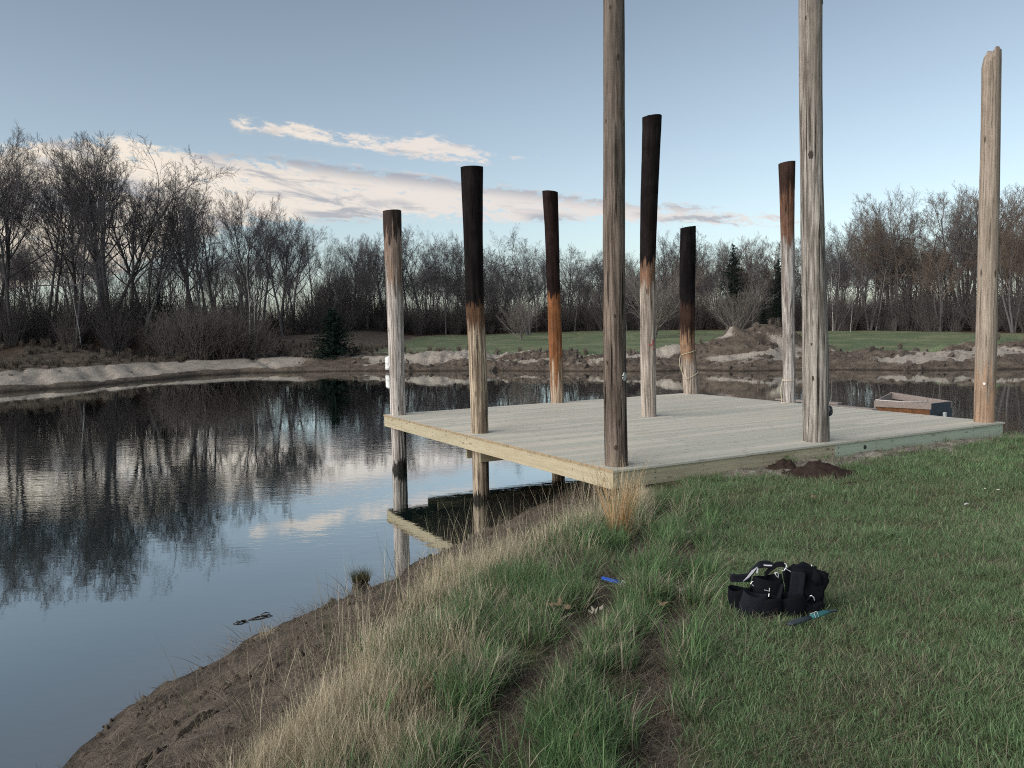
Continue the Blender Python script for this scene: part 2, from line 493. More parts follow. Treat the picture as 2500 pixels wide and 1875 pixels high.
# ------------------------------------------------------------------ timber deck
def lumber(name, base, dark, knot=(.16, .11, .07), var=.5, axis_u=True, plank=False):
    t = NT(name)
    o = t.coord()
    mp = t.n('ShaderNodeMapping'); t.l(o, mp.inputs[0])
    mp.inputs['Rotation'].default_value = (0, 0, 0)
    rnd = t.attr('tone').outputs['Fac']
    off = t.n('ShaderNodeVectorMath', operation='ADD'); t.l(mp.outputs[0], off.inputs[0])
    cb = t.n('ShaderNodeCombineXYZ'); t.l(t.math('MULTIPLY', rnd, 37.0), cb.inputs[0]); t.l(t.math('MULTIPLY', rnd, 19.0), cb.inputs[1]); t.l(cb.outputs[0], off.inputs[1])
    v = off.outputs[0]
    sc = (1.1, 26, 26) if axis_u else (26, 1.1, 26)
    g = t.noise(t.scale(v, sc), 1.0, 5, .62, .5)
    g2 = t.noise(t.scale(v, tuple(k * 3.1 for k in sc)), 1.0, 3, .6)
    kn = t.n('ShaderNodeTexVoronoi'); t.l(t.scale(v, (2.1, 7.5, 7.5) if axis_u else (7.5, 2.1, 7.5)), kn.inputs[0]); kn.inputs['Scale'].default_value = 1.0
    knm = t.ss(kn.outputs['Distance'], .19, .06)
    col = t.mix(t.ss(g, .38, .66), base, dark)
    col = t.mix(t.math('MULTIPLY', t.ss(g2, .5, .68), .6), col, tuple(k * .55 for k in base))
    hue = t.mix(rnd, tuple(k * m for k, m in zip(base, (.70, .74, .70))), tuple(min(1, k * m) for k, m in zip(base, (1.14, 1.07, .99))))
    col = t.mix(var, col, t.mix(.6, hue, col, 'MULTIPLY') if False else hue)
    col = t.mix(t.math('MULTIPLY', knm, .8), col, knot)
    # grey-green patchiness of treated timber
    bl = t.noise(t.scale(o, (.5, .9, 1)), 1.3, 4, .6)
    col = t.mix(t.math('MULTIPLY', t.ss(bl, .4, .7), .35), col, tuple(k * m for k, m in zip(base, (.86, .80, .74))))
    return t.bsdf(col, .72, t.bump(t.math('ADD', g, t.math('MULTIPLY', g2, .5)), .35, .006), .3)


M_deck = lumber('deck_board_timber', (.575, .55, .485), (.46, .44, .38), (.20, .17, .14), .7)
M_end = simple('board_end_grain', (.30, .22, .135), .85, var=.55, scale=9)
M_tan = lumber('tan_treated_timber', (.42, .37, .265), (.33, .285, .195), (.16, .11, .07), .3, axis_u=False)
M_tanu = lumber('tan_front_timber', (.46, .42, .30), (.33, .28, .19), (.12, .085, .055), .25)
M_green = lumber('green_treated_timber', (.40, .47, .385), (.33, .39, .31), (.12, .13, .09), .3)
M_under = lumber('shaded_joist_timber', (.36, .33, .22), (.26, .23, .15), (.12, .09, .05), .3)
M_nail = simple('dark_nail_head', (.03, .025, .022), .6, var=.2)


def tone_attr(me, per_face):
    a = me.attributes.new('tone', 'FLOAT', 'FACE'); a.data.foreach_set('value', np.asarray(per_face, np.float32))


deck = empty('wooden_deck', (DECK_A[0], DECK_A[1], 0), YAW)
tag(deck, 'new pale timber deck on round poles at the pond edge', 'deck')
# local frame: x = along the lawn edge, y = out over the water
b = MB(); tones = []
npl = 61; pw = DECK_L / npl
for i in range(npl):
    y0 = i * pw; cuts = [-.022]
    n_c = RNG.integers(1, 3)
    base = [DECK_W * .27, DECK_W * .54, DECK_W * .80][i % 3]
    cuts += [base + RNG.uniform(-.02, .02)] if n_c == 1 else sorted([base, (base + DECK_W * .45) % (DECK_W - .5) + .2])
    cuts.append(DECK_W + .022)
    for a_, c_ in zip(cuts[:-1], cuts[1:]):
        e0 = RNG.uniform(-.007, .007) if a_ < 0 else 0
        z1 = DECK_Z + RNG.uniform(-.002, .002)
        x0, x1 = a_ + .0015 + e0, c_ - .0015
        ya, yb = y0 + .0045 - (.03 if i == 0 else 0), y0 + pw - .0045
        ch = .003
        prof = [(ya, z1 - .032), (ya, z1 - ch), (ya + ch, z1), (yb - ch, z1), (yb, z1 - ch), (yb, z1 - .032)]
        v = [(x0, p, q) for p, q in prof] + [(x1, p, q) for p, q in prof]
        f = [(k, (k + 1) % 6, (k + 1) % 6 + 6, k + 6) for k in range(6)]
        n0 = len(b.f)
        b.add(v, f, 0); b.add(v, [(5, 4, 3, 2, 1, 0), (6, 7, 8, 9, 10, 11)], 1)
        tones += [RNG.random()] * (len(b.f) - n0)
o = b.build('deck_boards', [M_deck, M_end], deck)
tone_attr(o.data, tones)


def board(name, x0, x1, y0, y1, z0, z1, mat, tone, label=None, bv=.003):
    m = MB(); m.box(((x0 + x1) / 2, (y0 + y1) / 2, (z0 + z1) / 2), (x1 - x0, y1 - y0, z1 - z0))
    o = m.build(name, mat, deck); tone_attr(o.data, [tone] * 6); bevel(o, bv, 2)
    if label: o['label'] = label
    return o


zt, zb = DECK_Z - .0345, DECK_Z - .275
board('rim_board', 0, .038, 0, 4.66, zb, zt, M_tan, .7, 'tan rim board nearest the lawn')
board('rim_board', 0, .038, 4.664, DECK_L, zb + .003, zt, M_tan, .35, 'tan rim board over the water')
board('rim_board', .041, 4.40, .0, .038, zb + .01, zt, M_tanu, .3, 'tan grained rim board on the lawn side')
board('rim_board', 4.404, DECK_W, .0, .038, zb, zt, M_green, .6, 'pale green rim board on the lawn side')
board('rim_board', DECK_W - .038, DECK_W, .041, DECK_L - .041, zb, zt, M_tan, .5)
board('rim_board', .041, DECK_W, DECK_L - .038, DECK_L, zb, zt, M_tanu, .5)
for k in range(21):
    x = .42 + k * .41
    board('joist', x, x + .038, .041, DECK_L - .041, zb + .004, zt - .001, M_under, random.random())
for yy in (.55, 4.40, 8.0):
    board('beam', .20 if yy == 4.40 else .9, DECK_W - .3, yy, yy + .04, zb - .245, zb - .002, M_tanu, .6)
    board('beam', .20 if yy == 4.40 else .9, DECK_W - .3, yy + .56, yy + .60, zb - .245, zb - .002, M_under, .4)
m = MB()
for (yy, zz) in [(.2, 0), (.28, .07), (1.0, .02), (2.2, .06), (3.0, -.05), (4.55, .07), (4.56, -.03), (4.80, .07), (4.81, .0), (4.84, -.06), (5.0, .05), (6.1, .03), (6.12, -.05), (7.0, .02), (7.8, .05),
                 (7.82, -.02), (8.1, .05), (8.4, -.03), (8.42, .05), (8.62, .06), (8.63, -.02)]:
    m = MB(); m.box((-.0015, yy, DECK_Z - .15 + zz), (.005, .012, .014)); m.build('nail_head', M_nail, deck)
for xx in (.06, .07, .72, .73, 1.6, 2.8, 4.33, 4.34, 4.47, 4.48, 5.4, 6.6, 8.1, 8.9):
    for zz in (.06, -.02): m = MB(); m.box((xx, -.0015, DECK_Z - .15 + zz + random.uniform(-.02, .02)), (.011, .005, .011)); m.build('nail_head', M_nail, deck)
m = MB(); m.tube([(5.12, -.0005, DECK_Z - .135), (5.12, -.004, DECK_Z - .135)], .035, 14); m.build('knot', M_nail, deck)


# ------------------------------------------------------------------ round timber poles
def pole_material(name, light, dark, stains=(), crackw=.5, blotch=.3, seed=0.0, grainv=1.0):
    t = NT(name); o = t.coord()
    ad = t.n('ShaderNodeVectorMath', operation='ADD'); t.l(o, ad.inputs[0]); ad.inputs[1].default_value = (seed, seed * 1.7, seed * .3)
    v = ad.outputs[0]
    sp = t.n('ShaderNodeSeparateXYZ'); t.l(o, sp.inputs[0]); z = sp.outputs[2]
    g = t.noise(t.scale(v, (23, 23, .95)), 1.0, 6, .66, .35)
    g2 = t.noise(t.scale(v, (90, 90, 4.0)), 1.0, 3, .6)
    st = t.noise(t.scale(v, (17, 17, .7)), 1.0, 4, .6)
    bl = t.noise(t.scale(v, (4.5, 4.5, 2.2)), 1.0, 4, .6, .4)
    cr = t.ss(t.noise(t.scale(v, (30, 30, .75)), 1.0, 3, .5), .60, .66)
    col = t.mix(t.ss(g, .5 - .13 / grainv, .5 + .13 / grainv), tuple(k * .72 for k in dark), tuple(k * 1.2 for k in light))
    col = t.mix(t.math('MULTIPLY', t.ss(g2, .5, .7), .4), col, tuple(k * .5 for k in dark))
    col = t.mix(t.math('MULTIPLY', t.ss(bl, .48, .68), blotch), col, tuple(k * .45 for k in dark))
    kn = t.n('ShaderNodeTexVoronoi'); t.l(t.scale(v, (5, 5, 1.5)), kn.inputs[0]); kn.inputs['Scale'].default_value = 1.0
    col = t.mix(t.math('MULTIPLY', t.ss(kn.outputs['Distance'], .16, .05), .8), col, (.03, .022, .018))
    col = t.mix(t.math('MULTIPLY', cr, min(1, crackw * 1.5)), col, (.018, .015, .013))
    rough = .86
    for (z0, w, amp, c, s) in stains:     # weathering that begins at a height on this pole and runs up (w>0) or down (w<0)
        amp *= 1.9; w *= .45
        zz = t.math('MULTIPLY_ADD', t.math('SUBTRACT', st, .5), amp, z)
        zz = t.math('MULTIPLY_ADD', t.math('SUBTRACT', g, .5), amp * .55, zz)
        mk = t.ss(zz, z0 - w, z0 + w)
        cc = t.mix(t.ss(bl, .4, .66), c, tuple(min(1, k * 1.9 + .002) for k in c))
        col = t.mix(t.math('MULTIPLY', mk, s), col, cc)
    h = t.math('ADD', t.math('MULTIPLY', g, 1.0), t.math('MULTIPLY', g2, .4)); h = t.math('SUBTRACT', h, t.math('MULTIPLY', cr, .8))
    return t.bsdf(col, rough, t.bump(h, .8, .015), .08)


WET = (-DECK_Z + .16, -.06, .5, (.010, .009, .008), .95)   # dark wet foot just above the water
POLES = {
 'P1': dict(st=[(515, 934, 980), (560, 935.5, 980.5), (675, 942, 982), (838, 948, 986), (1014.7, 953.5, 991), (1062, 955.6, 991.4), (1151, 957.8, 993.6)]),
 'P2': dict(st=[(408, 1124, 1179.6), (553, 1130.4, 1178.4), (740, 1136.5, 1181.2), (879, 1144.6, 1188.6), (1059.3, 1150.9, 1193), (1140, 1153, 1194), (1227, 1154, 1195)]),
 'P4': dict(st=[(468, 1323.6, 1361.9), (553, 1329.7, 1364.3), (716, 1335.8, 1367.6), (879, 1340.7, 1373.3), (984, 1344.3, 1376.5), (1170, 1348.4, 1379.7)]),
 'P3': dict(st=[(-700, 1474, 1519), (-300, 1473, 1521), (0, 1472.8, 1524.3), (400, 1473, 1526), (635, 1472, 1526), (838, 1473, 1527.9), (1000, 1475, 1530.5), (1140.6, 1476.6, 1533)]),
 'P5': dict(st=[(285, 1568, 1615.8), (330, 1568, 1613.5), (376.6, 1566.9, 1611), (482, 1563.7, 1605.5), (600, 1562.7, 1602), (675, 1562.4, 1599.5), (879, 1563.7, 1601.5), (1018, 1565.7, 1602.3)]),
 'P7': dict(st=[(555, 1661, 1698.9), (716, 1659, 1696.8), (838, 1659.8, 1695.6), (960, 1664, 1700)]),
 'P8': dict(st=[(397, 1901, 1940.9), (460, 1903.5, 1940), (553, 1906, 1938.9), (716, 1908.4, 1940.5), (838, 1911.2, 1940.9), (984, 1912.4, 1941.8)]),
 'P6': dict(st=[(-700, 1958, 2003), (-300, 1953, 2004), (0, 1952, 2006.6), (200, 1951.5, 2006.5), (400, 1954.3, 2008.5), (553, 1956, 2011.7), (716, 1959, 2017), (879, 1961, 2021.9), (1000, 1962, 2022.5), (1080.6, 1962, 2024)]),
 'P9': dict(st=[(119, 2405, 2442.4), (132, 2402.5, 2442.4), (150, 2399.5, 2442.3), (300, 2397.9, 2440), (500, 2392.8, 2437), (716, 2388, 2434), (879, 2383.2, 2430), (1032.4, 2379.6, 2425.2)]),
}
for k, P in POLES.items():
    bi = {'P1': 4, 'P2': 4, 'P4': 4, 'P3': 7, 'P5': 7, 'P7': 3, 'P8': 5, 'P6': 9, 'P9': 7}[k]
    y, a, c = P['st'][bi]
    p0 = G((a + c) / 2, y, DECK_Z); wid = (c - a) / FOC * (p0[1] * 1.0)
    if k == 'P7': p0 = np.array([4.98, 22.93 - .25, DECK_Z])
    nrm = p0[:2] / np.linalg.norm(p0[:2]); ctr = p0[:2] + nrm * wid / 2
    Y = ctr[1]; P['Y'] = Y
    fd = _F @ np.array([0, 1, 0]);
    pts = []; rr = []
    for (yy, aa, cc) in P['st']:
        q = at_depth((aa + cc) / 2, yy, Y); dep = (q - EYE) @ _F
        if yy == y: q = np.array([ctr[0], ctr[1], DECK_Z])
        pts.append(q); rr.append((cc - aa) / 2 / FOC * dep)
    P['base'] = np.array([ctr[0], ctr[1], DECK_Z])
    order = np.argsort([q[2] for q in pts])
    pts = np.array(pts)[order]; rr = np.array(rr)[order]
    P['pts'] = pts; P['r'] = rr
    P['ppm'] = FOC / Y


def pz(k, y):
    """height above the deck of image row y on pole k"""
    P = POLES[k]; return at_depth(P['st'][0][1], y, P['Y'])[2] - DECK_Z


def pole_at(k, z):
    P = POLES[k]; zz = P['pts'][:, 2] - DECK_Z
    return np.array([np.interp(z, zz, P['pts'][:, j]) for j in range(3)]), float(np.interp(z, zz, P['r']))


def make_pole(k, label, mat, seed, tilt=(0, 0), rough=1.0, mat_top=None, step=False):
    P = POLES[k]; pts, r = P['pts'], P['r']; base = P['base']
    ztop = pts[-1][2]; zbot = -.9
    n = int((ztop - zbot) / .05); zz = np.linspace(zbot, ztop, n)
    cx_ = np.interp(zz, pts[:, 2], pts[:, 0]); cy_ = np.full(n, P['Y'])
    if pts[0][2] > -.5:        # continue the lean below the last measured point
        s0 = (pts[1][0] - pts[0][0]) / (pts[1][2] - pts[0][2])
        cx_ = np.where(zz < pts[0][2], pts[0][0] + s0 * (zz - pts[0][2]), cx_)
    rr = np.interp(zz, pts[:, 2], r)
    S = 40; th = np.arange(S) * 2 * math.pi / S
    A, B = np.meshgrid(th, zz)
    nz = fbm(np.cos(A) * 2.2 + seed * 7 + 40, B * .9 + np.sin(A) * 2.2, 4) - .5
    gro = fbm(np.cos(A) * 9 + seed * 3 + 60, B * .55 + np.sin(A) * 9 + 30, 3)
    R = rr[:, None] * (1 + .10 * rough * nz - .09 * rough * sst(.56, .68, gro))
    X = cx_[:, None] + np.cos(A) * R - base[0]; Yv = cy_[:, None] + np.sin(A) * R - base[1]
    Zv = B - base[2]
    tl = sst(ztop - .25, ztop, B)
    Zv = Zv + tl * (np.cos(A) * tilt[0] + np.sin(A) * tilt[1]) * R / .16
    if step:
        Zv = Zv - sst(ztop - .5, ztop - .02, B) * np.where((np.cos(A) < -.25) , .16 * (-np.cos(A)), np.where(np.cos(A) > .45, .035, 0))
    V = np.column_stack([X.ravel(), Yv.ravel(), Zv.ravel()])
    m = MB(); f = []
    for i in range(n - 1):
        for s in range(S):
            s2 = (s + 1) % S; f.append((i * S + s, i * S + s2, (i + 1) * S + s2, (i + 1) * S + s))
    m.add(V, f)
    top = V[-S:]; c = top.mean(axis=0)
    ring2 = c + (top - c) * .92 + np.array([0, 0, .004])
    m.add(np.vstack([top, ring2, [c + np.array([0, 0, .0])]]), [(s, (s + 1) % S, S + (s + 1) % S, S + s) for s in range(S)] + [(S + s, S + (s + 1) % S, 2 * S) for s in range(S)], 1)
    o = m.build('pole', [mat, mat_top or mat], None, smooth=True, loc=tuple(base))
    o.name = 'wooden_pole'
    tag(o, label, 'pole', 'poles standing through the deck')
    P['obj'] = o
    return o


PALE_L, PALE_D = (.44, .40, .37), (.21, .18, .16)
BLACK = (.0038, .0032, .004)
RUST = (.17, .068, .024)
BRN = (.075, .038, .022)
M_char_top = simple('charred_cut_top', (.012, .01, .01), .9)
make_pole('P1', 'white-grey pole with short blackened top at the deck corner over the water', pole_material('pole_whitish', (.52, .48, .45), (.26, .22, .195),
          [(pz('P1', 690), .35, 1.6, (.12, .075, .05), .75), (pz('P1', 572), .12, .9, (.022, .016, .014), .95), WET], .55, .3, 1.1), 1, (.01, 0), mat_top=M_char_top)
make_pole('P2', 'tall tan pole charred black on its upper half, middle of the tan rim board', pole_material('pole_tan_charred', (.40, .325, .245), (.20, .155, .115),
          [(pz('P2', 800), .28, 1.0, (.055, .026, .014), .9), (pz('P2', 742), .10, .5, BLACK, .97), WET], .6, .25, 2.3), 2, (0, .01), mat_top=M_char_top)
make_pole('P4', 'slim pole with rusty orange lower half and charred top', pole_material('pole_rusty', (.42, .33, .25), (.26, .18, .12),
          [(pz('P4', 900), .45, 2.4, (.135, .050, .018), .92), (pz('P4', 722), .10, .5, (.007, .0045, .005), .97)], .4, .25, 3.7), 3, (-.015, 0), mat_top=M_char_top)
make_pole('P3', 'dark grey-brown pole running out of the picture at the nearest deck corner', pole_material('pole_dark_grey', (.19, .150, .124), (.095, .074, .061),
          [(pz('P3', 500), 1.5, 2.5, (.10, .085, .075), .45), WET], .75, .35, 4.9), 4, rough=.8)
make_pole('P5', 'tallest pole with a charred black top, leaning slightly right, in the middle of the deck', pole_material('pole_pale_charred', (.44, .385, .34), (.24, .195, .16),
          [(pz('P5', 700), .22, .9, (.10, .048, .026), .85), (pz('P5', 645), .10, .5, BLACK, .97)], .5, .25, 5.3), 5, (.014, 0), mat_top=M_char_top)
make_pole('P7', 'shortest charred pole, black almost to its foot, at the far deck corner', pole_material('pole_black_mottled', (.40, .34, .29), (.24, .19, .15),
          [(pz('P7', 880), .3, .9, (.16, .09, .05), .8), (pz('P7', 822), .25, 1.1, (.016, .008, .007), .92), (pz('P7', 745), .2, .5, BLACK, .95)], .45, .3, 6.1), 6, (.02, 0), mat_top=M_char_top)
make_pole('P8', 'grey pole with mottled dark brown top and a rope looped near its foot', pole_material('pole_mottled_brown', (.43, .40, .38), (.24, .205, .185),
          [(pz('P8', 590), .22, .8, (.10, .045, .024), .9), (pz('P8', 480), .5, 1.6, (.018, .011, .010), .9)], .45, .35, 7.7), 7, (.02, 0), mat_top=M_char_top)
make_pole('P6', 'thickest grey weathered pole running out of the picture on the lawn side of the deck', pole_material('pole_thick_grey', (.35, .32, .288), (.175, .152, .133),
          [(pz('P6', 300), 1.8, 2.0, (.17, .14, .12), .5), WET], .6, .3, 8.2), 8, rough=.9)
make_pole('P9', 'smooth tan pole with a notched top at the right deck corner', pole_material('pole_smooth_tan', (.35, .29, .24), (.255, .205, .165),
          [(pz('P9', 905), -.5, 2.2, (.27, .15, .085), .42)], .3, .2, 9.4, .6), 9, step=True, rough=.6)

M_metal = simple('galvanised_plate', (.42, .44, .43), .45, .5, .6, .2, 40)
M_white = simple('white_plastic', (.72, .72, .70), .5, .4, var=.06, scale=8)
M_black = simple('black_plastic', (.012, .014, .018), .35, .5, var=.3)
M_rope = simple('pale_rope', (.50, .44, .34), .9, var=.3, scale=60)


def pole_part(k, name, mat, px, y, w, h, th=.012, shape='round'):
    """a small plate fixed to the camera side of a pole"""
    P = POLES[k]; q = at_depth(px, y, P['Y']); c, r = pole_at(k, q[2] - DECK_Z)
    dx = q[0] - c[0]; dx = max(-r * .9, min(r * .9, dx)); a = math.asin(dx / r)
    n = np.array([math.sin(a), -math.cos(a), 0]); tx = np.array([math.cos(a), math.sin(a), 0])
    pc = c + n * (r + th * .5); m = MB(); S = 18
    ang = np.arange(S) * 2 * math.pi / S
    if shape == 'drop':
        prof = [(w * .5 * math.cos(t) * (1 if math.sin(t) < 0 else 1 - .45 * math.sin(t)), h * .5 * math.sin(t)) for t in ang]
    else:
        prof = [(w * .5 * math.cos(t) * (.7 + .6 * random.random() if shape == 'rough' else 1), h * .5 * math.sin(t) * (.7 + .7 * random.random() if shape == 'rough' else 1)) for t in ang]
    v = [pc + tx * x + np.array([0, 0, z]) - n * th * .5 for x, z in prof] + [pc + tx * x * .93 + np.array([0, 0, z * .93]) + n * th * .5 for x, z in prof]
    v = np.array(v) - P['base']
    m.add(v, [(s, (s + 1) % S, S + (s + 1) % S, S + s) for s in range(S)] + [tuple(range(S - 1, -1, -1)), tuple(range(S, 2 * S))])
    return m.build(name, mat, P['obj'])


pole_part('P3', 'metal_plate', M_metal, 1521, 918, .085, .125, shape='drop')['label'] = 'drop-shaped grey metal plate'
pole_part('P3', 'nail_hole', M_nail, 1516, 918, .018, .02, .020)
pole_part('P9', 'plastic_tag', M_white, 2392, 935.5, .05, .05, .015)['label'] = 'small round white tag'
M_knot = simple('dark_wood_knot', (.045, .034, .028), .9, var=.6, scale=60)
M_paint = simple('faded_red_paint', (.30, .09, .08), .8, var=.4, scale=30)
for (px, y, w, h) in [(1591, 836, .035, .16), (1584, 842, .06, .05), (1593, 850, .045, .04)]:
    pole_part('P5', 'paint_mark', M_paint, px, y, w, h, .006)
for k_, lst in {'P3': [(1487, 27, .05), (1505, 147, .06), (1497, 771, .045), (1480, 884, .04), (1524, 880, .045), (1500, 1089, .07), (1521, 305, .06), (1478, 300, .05)],
                'P6': [(1970, 383, .11), (2004, 8, .08), (1960, 50, .05), (1972, 840, .035), (1975, 922, .06)]}.items():
    for (px, y, s) in lst:
        pole_part(k_, 'knot', M_knot, px, y, s * .6, s * 1.25, .004, 'rough')


def wrap(k, zs, turns_from, turns_to, rad_=.009, extra=None):
    pts = []
    for i in range(60):
        t = i / 59; z = np.interp(t, np.linspace(0, 1, len(zs)), zs)
        c, r = pole_at(k, z); a = turns_from + (turns_to - turns_from) * t
        pts.append(c + np.array([math.cos(a), math.sin(a), 0]) * (r * 1.035 + rad_ * .8))
    m = MB(); m.tube(pts, rad_, 6)
    if extra: m.tube(extra(pts), rad_, 6)
    o = m.build('rope', M_rope, None, smooth=True)
    return o


z1, z2, z3 = pz('P7', 868), pz('P7', 856), pz('P7', 926)
o = wrap('P7', [z1, z2, z2 - .05, z3, pz('P7', 905)], math.pi * 1.02, math.pi * 4.0, .010, lambda p: [p[0], p[0] + np.array([-.03, -.02, -.12]), p[0] + np.array([-.02, -.02, -.3]), p[0] + np.array([.02, -.03, -.46])])
tag(o, 'thin pale rope wound around the charred pole at the far corner', 'rope')
z1 = pz('P8', 928)
o = wrap('P8', [z1 - .01, z1 + .015, z1, z1 + .01], math.pi * 1.0, math.pi * 5.1, .011,
         lambda p: [p[0] + np.array([.01, -.02, 0]), p[0] + np.array([-.03, -.03, -.05]), p[0] + np.array([-.055, -.04, -.2]), p[0] + np.array([-.045, -.05, -.4]), p[0] + np.array([-.04, -.06, -.53]), np.array([POLES['P8']['base'][0] - .12, POLES['P8']['base'][1] - .22, DECK_Z + .012])])
tag(o, 'pale rope knotted around the mottled brown pole with its end hanging to the deck', 'rope')

# black fixture on the thick grey pole
P = POLES['P6']; q = at_depth(2019, 1002, P['Y']); c, r = pole_at('P6', q[2] - DECK_Z)
fx = empty('fixture', (c[0] + r * .95, c[1] - r * .35, q[2] - .085)); tag(fx, 'small black oval fixture screwed to the thick grey pole', 'fixture')
m = MB(); zz = np.linspace(0, .17, 12); rr = .044 * np.sqrt(np.clip(1 - ((zz - .085) / .0855) ** 2, .02, 1)) ** .7
m.tube([(.0, -.0, z) for z in zz], rr * 1.15, 16); o = m.build('housing', M_black, fx, smooth=True)
m = MB(); m.tube([(-.03 + .035 * math.cos(a), -.035, .085 + .085 * math.sin(a)) for a in np.linspace(1.2, 4.6, 14)], .004, 5); m.build('trim_ring', M_metal, fx, smooth=True)
m = MB(); m.tube([(.018, -.046, .06), (.018, -.053, .06)], .02, 12); m.build('lens', simple('dark_lens', (.03, .05, .055), .1, .5), fx)

# ------------------------------------------------------------------ things on and around the pond
def ground_hit(px, py, z=1.2):
    for _ in range(12):
        p = G(px, py, z); z = .5 * z + .5 * ground_z(p[0], p[1])
    p = G(px, py, z); p[2] = ground_z(p[0], p[1])
    return p


def rotz(a):
    return np.array([[math.cos(a), -math.sin(a), 0], [math.sin(a), math.cos(a), 0], [0, 0, 1]])


# --- tilted wooden box float behind the deck
M_grey = lumber('weathered_grey_plank', (.33, .28, .26), (.20, .165, .15), (.07, .05, .045), .3)
M_navy = simple('dark_blue_panel', (.018, .026, .042), .6, var=.4, scale=6)
M_rustp = simple('rusty_panel', (.16, .07, .03), .85, var=.8, scale=5, bump=.5)
Lp = at_depth(2134, 978.6, 27.5); Rf = at_depth(2274, 985.4, 26.9); Rb = at_depth(2326, 979.5, 28.1); Bk = at_depth(2177, 957, 28.9)
cr = empty('box_float', (Lp[0], Lp[1], 0)); tag(cr, 'tilted weathered wooden box with dark sides floating behind the deck', 'box')
org = np.array([Lp[0], Lp[1], 0])


def panel(name, a, b_, zdrop, th, mat, inward, label=None, lift=0.0):
    a = a - org; b_ = b_ - org; n = np.array([inward[0], inward[1], 0.0]); n /= np.linalg.norm(n)
    up = np.array([0, 0, 1.0]); v = []
    for q in (a, b_):
        for k in (0, th):
            v.append(q + n * k + up * lift); v.append(q + n * k - up * zdrop)
    m = MB(); m.add(v, [(0, 1, 5, 4), (2, 6, 7, 3), (0, 4, 6, 2), (1, 3, 7, 5), (0, 2, 3, 1), (4, 5, 7, 6)])
    o = m.build(name, mat, cr); tone_attr(o.data, [random.random()] * 6); bevel(o, .006)
    if label: o['label'] = label
    return o


cen = (Lp + Rf + Rb + Bk) / 4
zdn = np.array([0, 0, .24])
panel('side_panel', Lp, Rf, .20, .05, M_grey, (cen - (Lp + Rf) / 2)[:2])
panel('side_panel', Lp - zdn * .86 + np.array([.02, .03, 0]), Rf - zdn * .86 + np.array([-.0, .03, 0]), .62, .04, M_rustp, (cen - (Lp + Rf) / 2)[:2], 'rust-stained lower side panel')
panel('end_panel', Rf, Rb, .9, .05, M_navy, (cen - (Rf + Rb) / 2)[:2], 'dark blue end panel')
panel('side_panel', Bk, Rb, .22, .16, M_grey, (cen - (Bk + Rb) / 2)[:2])
panel('side_panel', Bk - zdn * .9, Rb - zdn * .9, .6, .04, M_grey, (cen - (Bk + Rb) / 2)[:2])
panel('end_panel', Lp, Bk, .9, .05, M_grey, (cen - (Lp + Bk) / 2)[:2])
tr = MB(); tr.tube([Lp - org + np.array([.05, 0, .03]), (Lp + Rf) / 2 - org + np.array([0, .06, .01]), Rf - org + np.array([-.1, .12, .035]), Rf - org + np.array([.05, .35, .06])], .022, 6)
tr.build('edge_hose', simple('pale_hose', (.5, .46, .43), .7), cr, smooth=True)
q = at_depth(2306, 1011, 27.45) - org; m = MB(); dn = np.array([(Rb - Rf)[1], -(Rb - Rf)[0], 0]); dn /= np.linalg.norm(dn)
m.tube([q - dn * .03, q + dn * .05], .07, 16); m.build('white_cap', M_white, cr)
fl = MB(); fl.add(np.array([Lp - org - [0, 0, .8], Rf - org - [0, 0, .75], Rb - org - [0, 0, .72], Bk - org - [0, 0, .95]]), [(0, 1, 2, 3)])
fl.build('bottom_panel', M_grey, cr)

# --- two narrow planks lying out past the deck
for (a, bq, lab) in [((1898, 974.5), (2051, 985.0), 'short grey plank resting past the far right edge of the deck'), ((2026, 989.5), (2136, 1000.5), 'narrow grey plank running from the deck to the tilted wooden box')]:
    p1 = G(a[0], a[1], 1.10); p2 = G(bq[0], bq[1], 1.10); o = MB(); d = p2 - p1; Ln = np.linalg.norm(d)
    ang = math.atan2(d[1], d[0]); o.box((Ln / 2, 0, 0), (Ln, .20, .045)); o = o.build('plank', M_grey, None, loc=tuple(p1)); o.rotation_euler = (0, 0, ang); tone_attr(o.data, [.5] * 6); bevel(o, .004)
    tag(o, lab, 'plank')

# --- white drum on the far bank
q = at_depth(945, 884, 61.0); gz = .18
dr = empty('white_drum', (q[0] + .1, 61.2, gz)); tag(dr, 'white plastic drum standing at the far water edge behind the white-grey pole', 'drum')
hh = q[2] + .40 - gz
m = MB(); zz = [0, .02, .10, .11, .14, .15, hh * .5, hh * .5 + .02, hh * .5 + .05, hh - .12, hh - .10, hh - .02, hh]; rr = [.25, .27, .275, .285, .285, .275, .275, .288, .275, .27, .262, .22, .16]
m.tube([(0, 0, z) for z in zz], rr, 24); m.build('drum_body', M_white, dr, smooth=True)
m = MB(); m.tube([(0, 0, hh), (0, 0, hh + .05)], .08, 14); m.build('cap', M_white, dr)

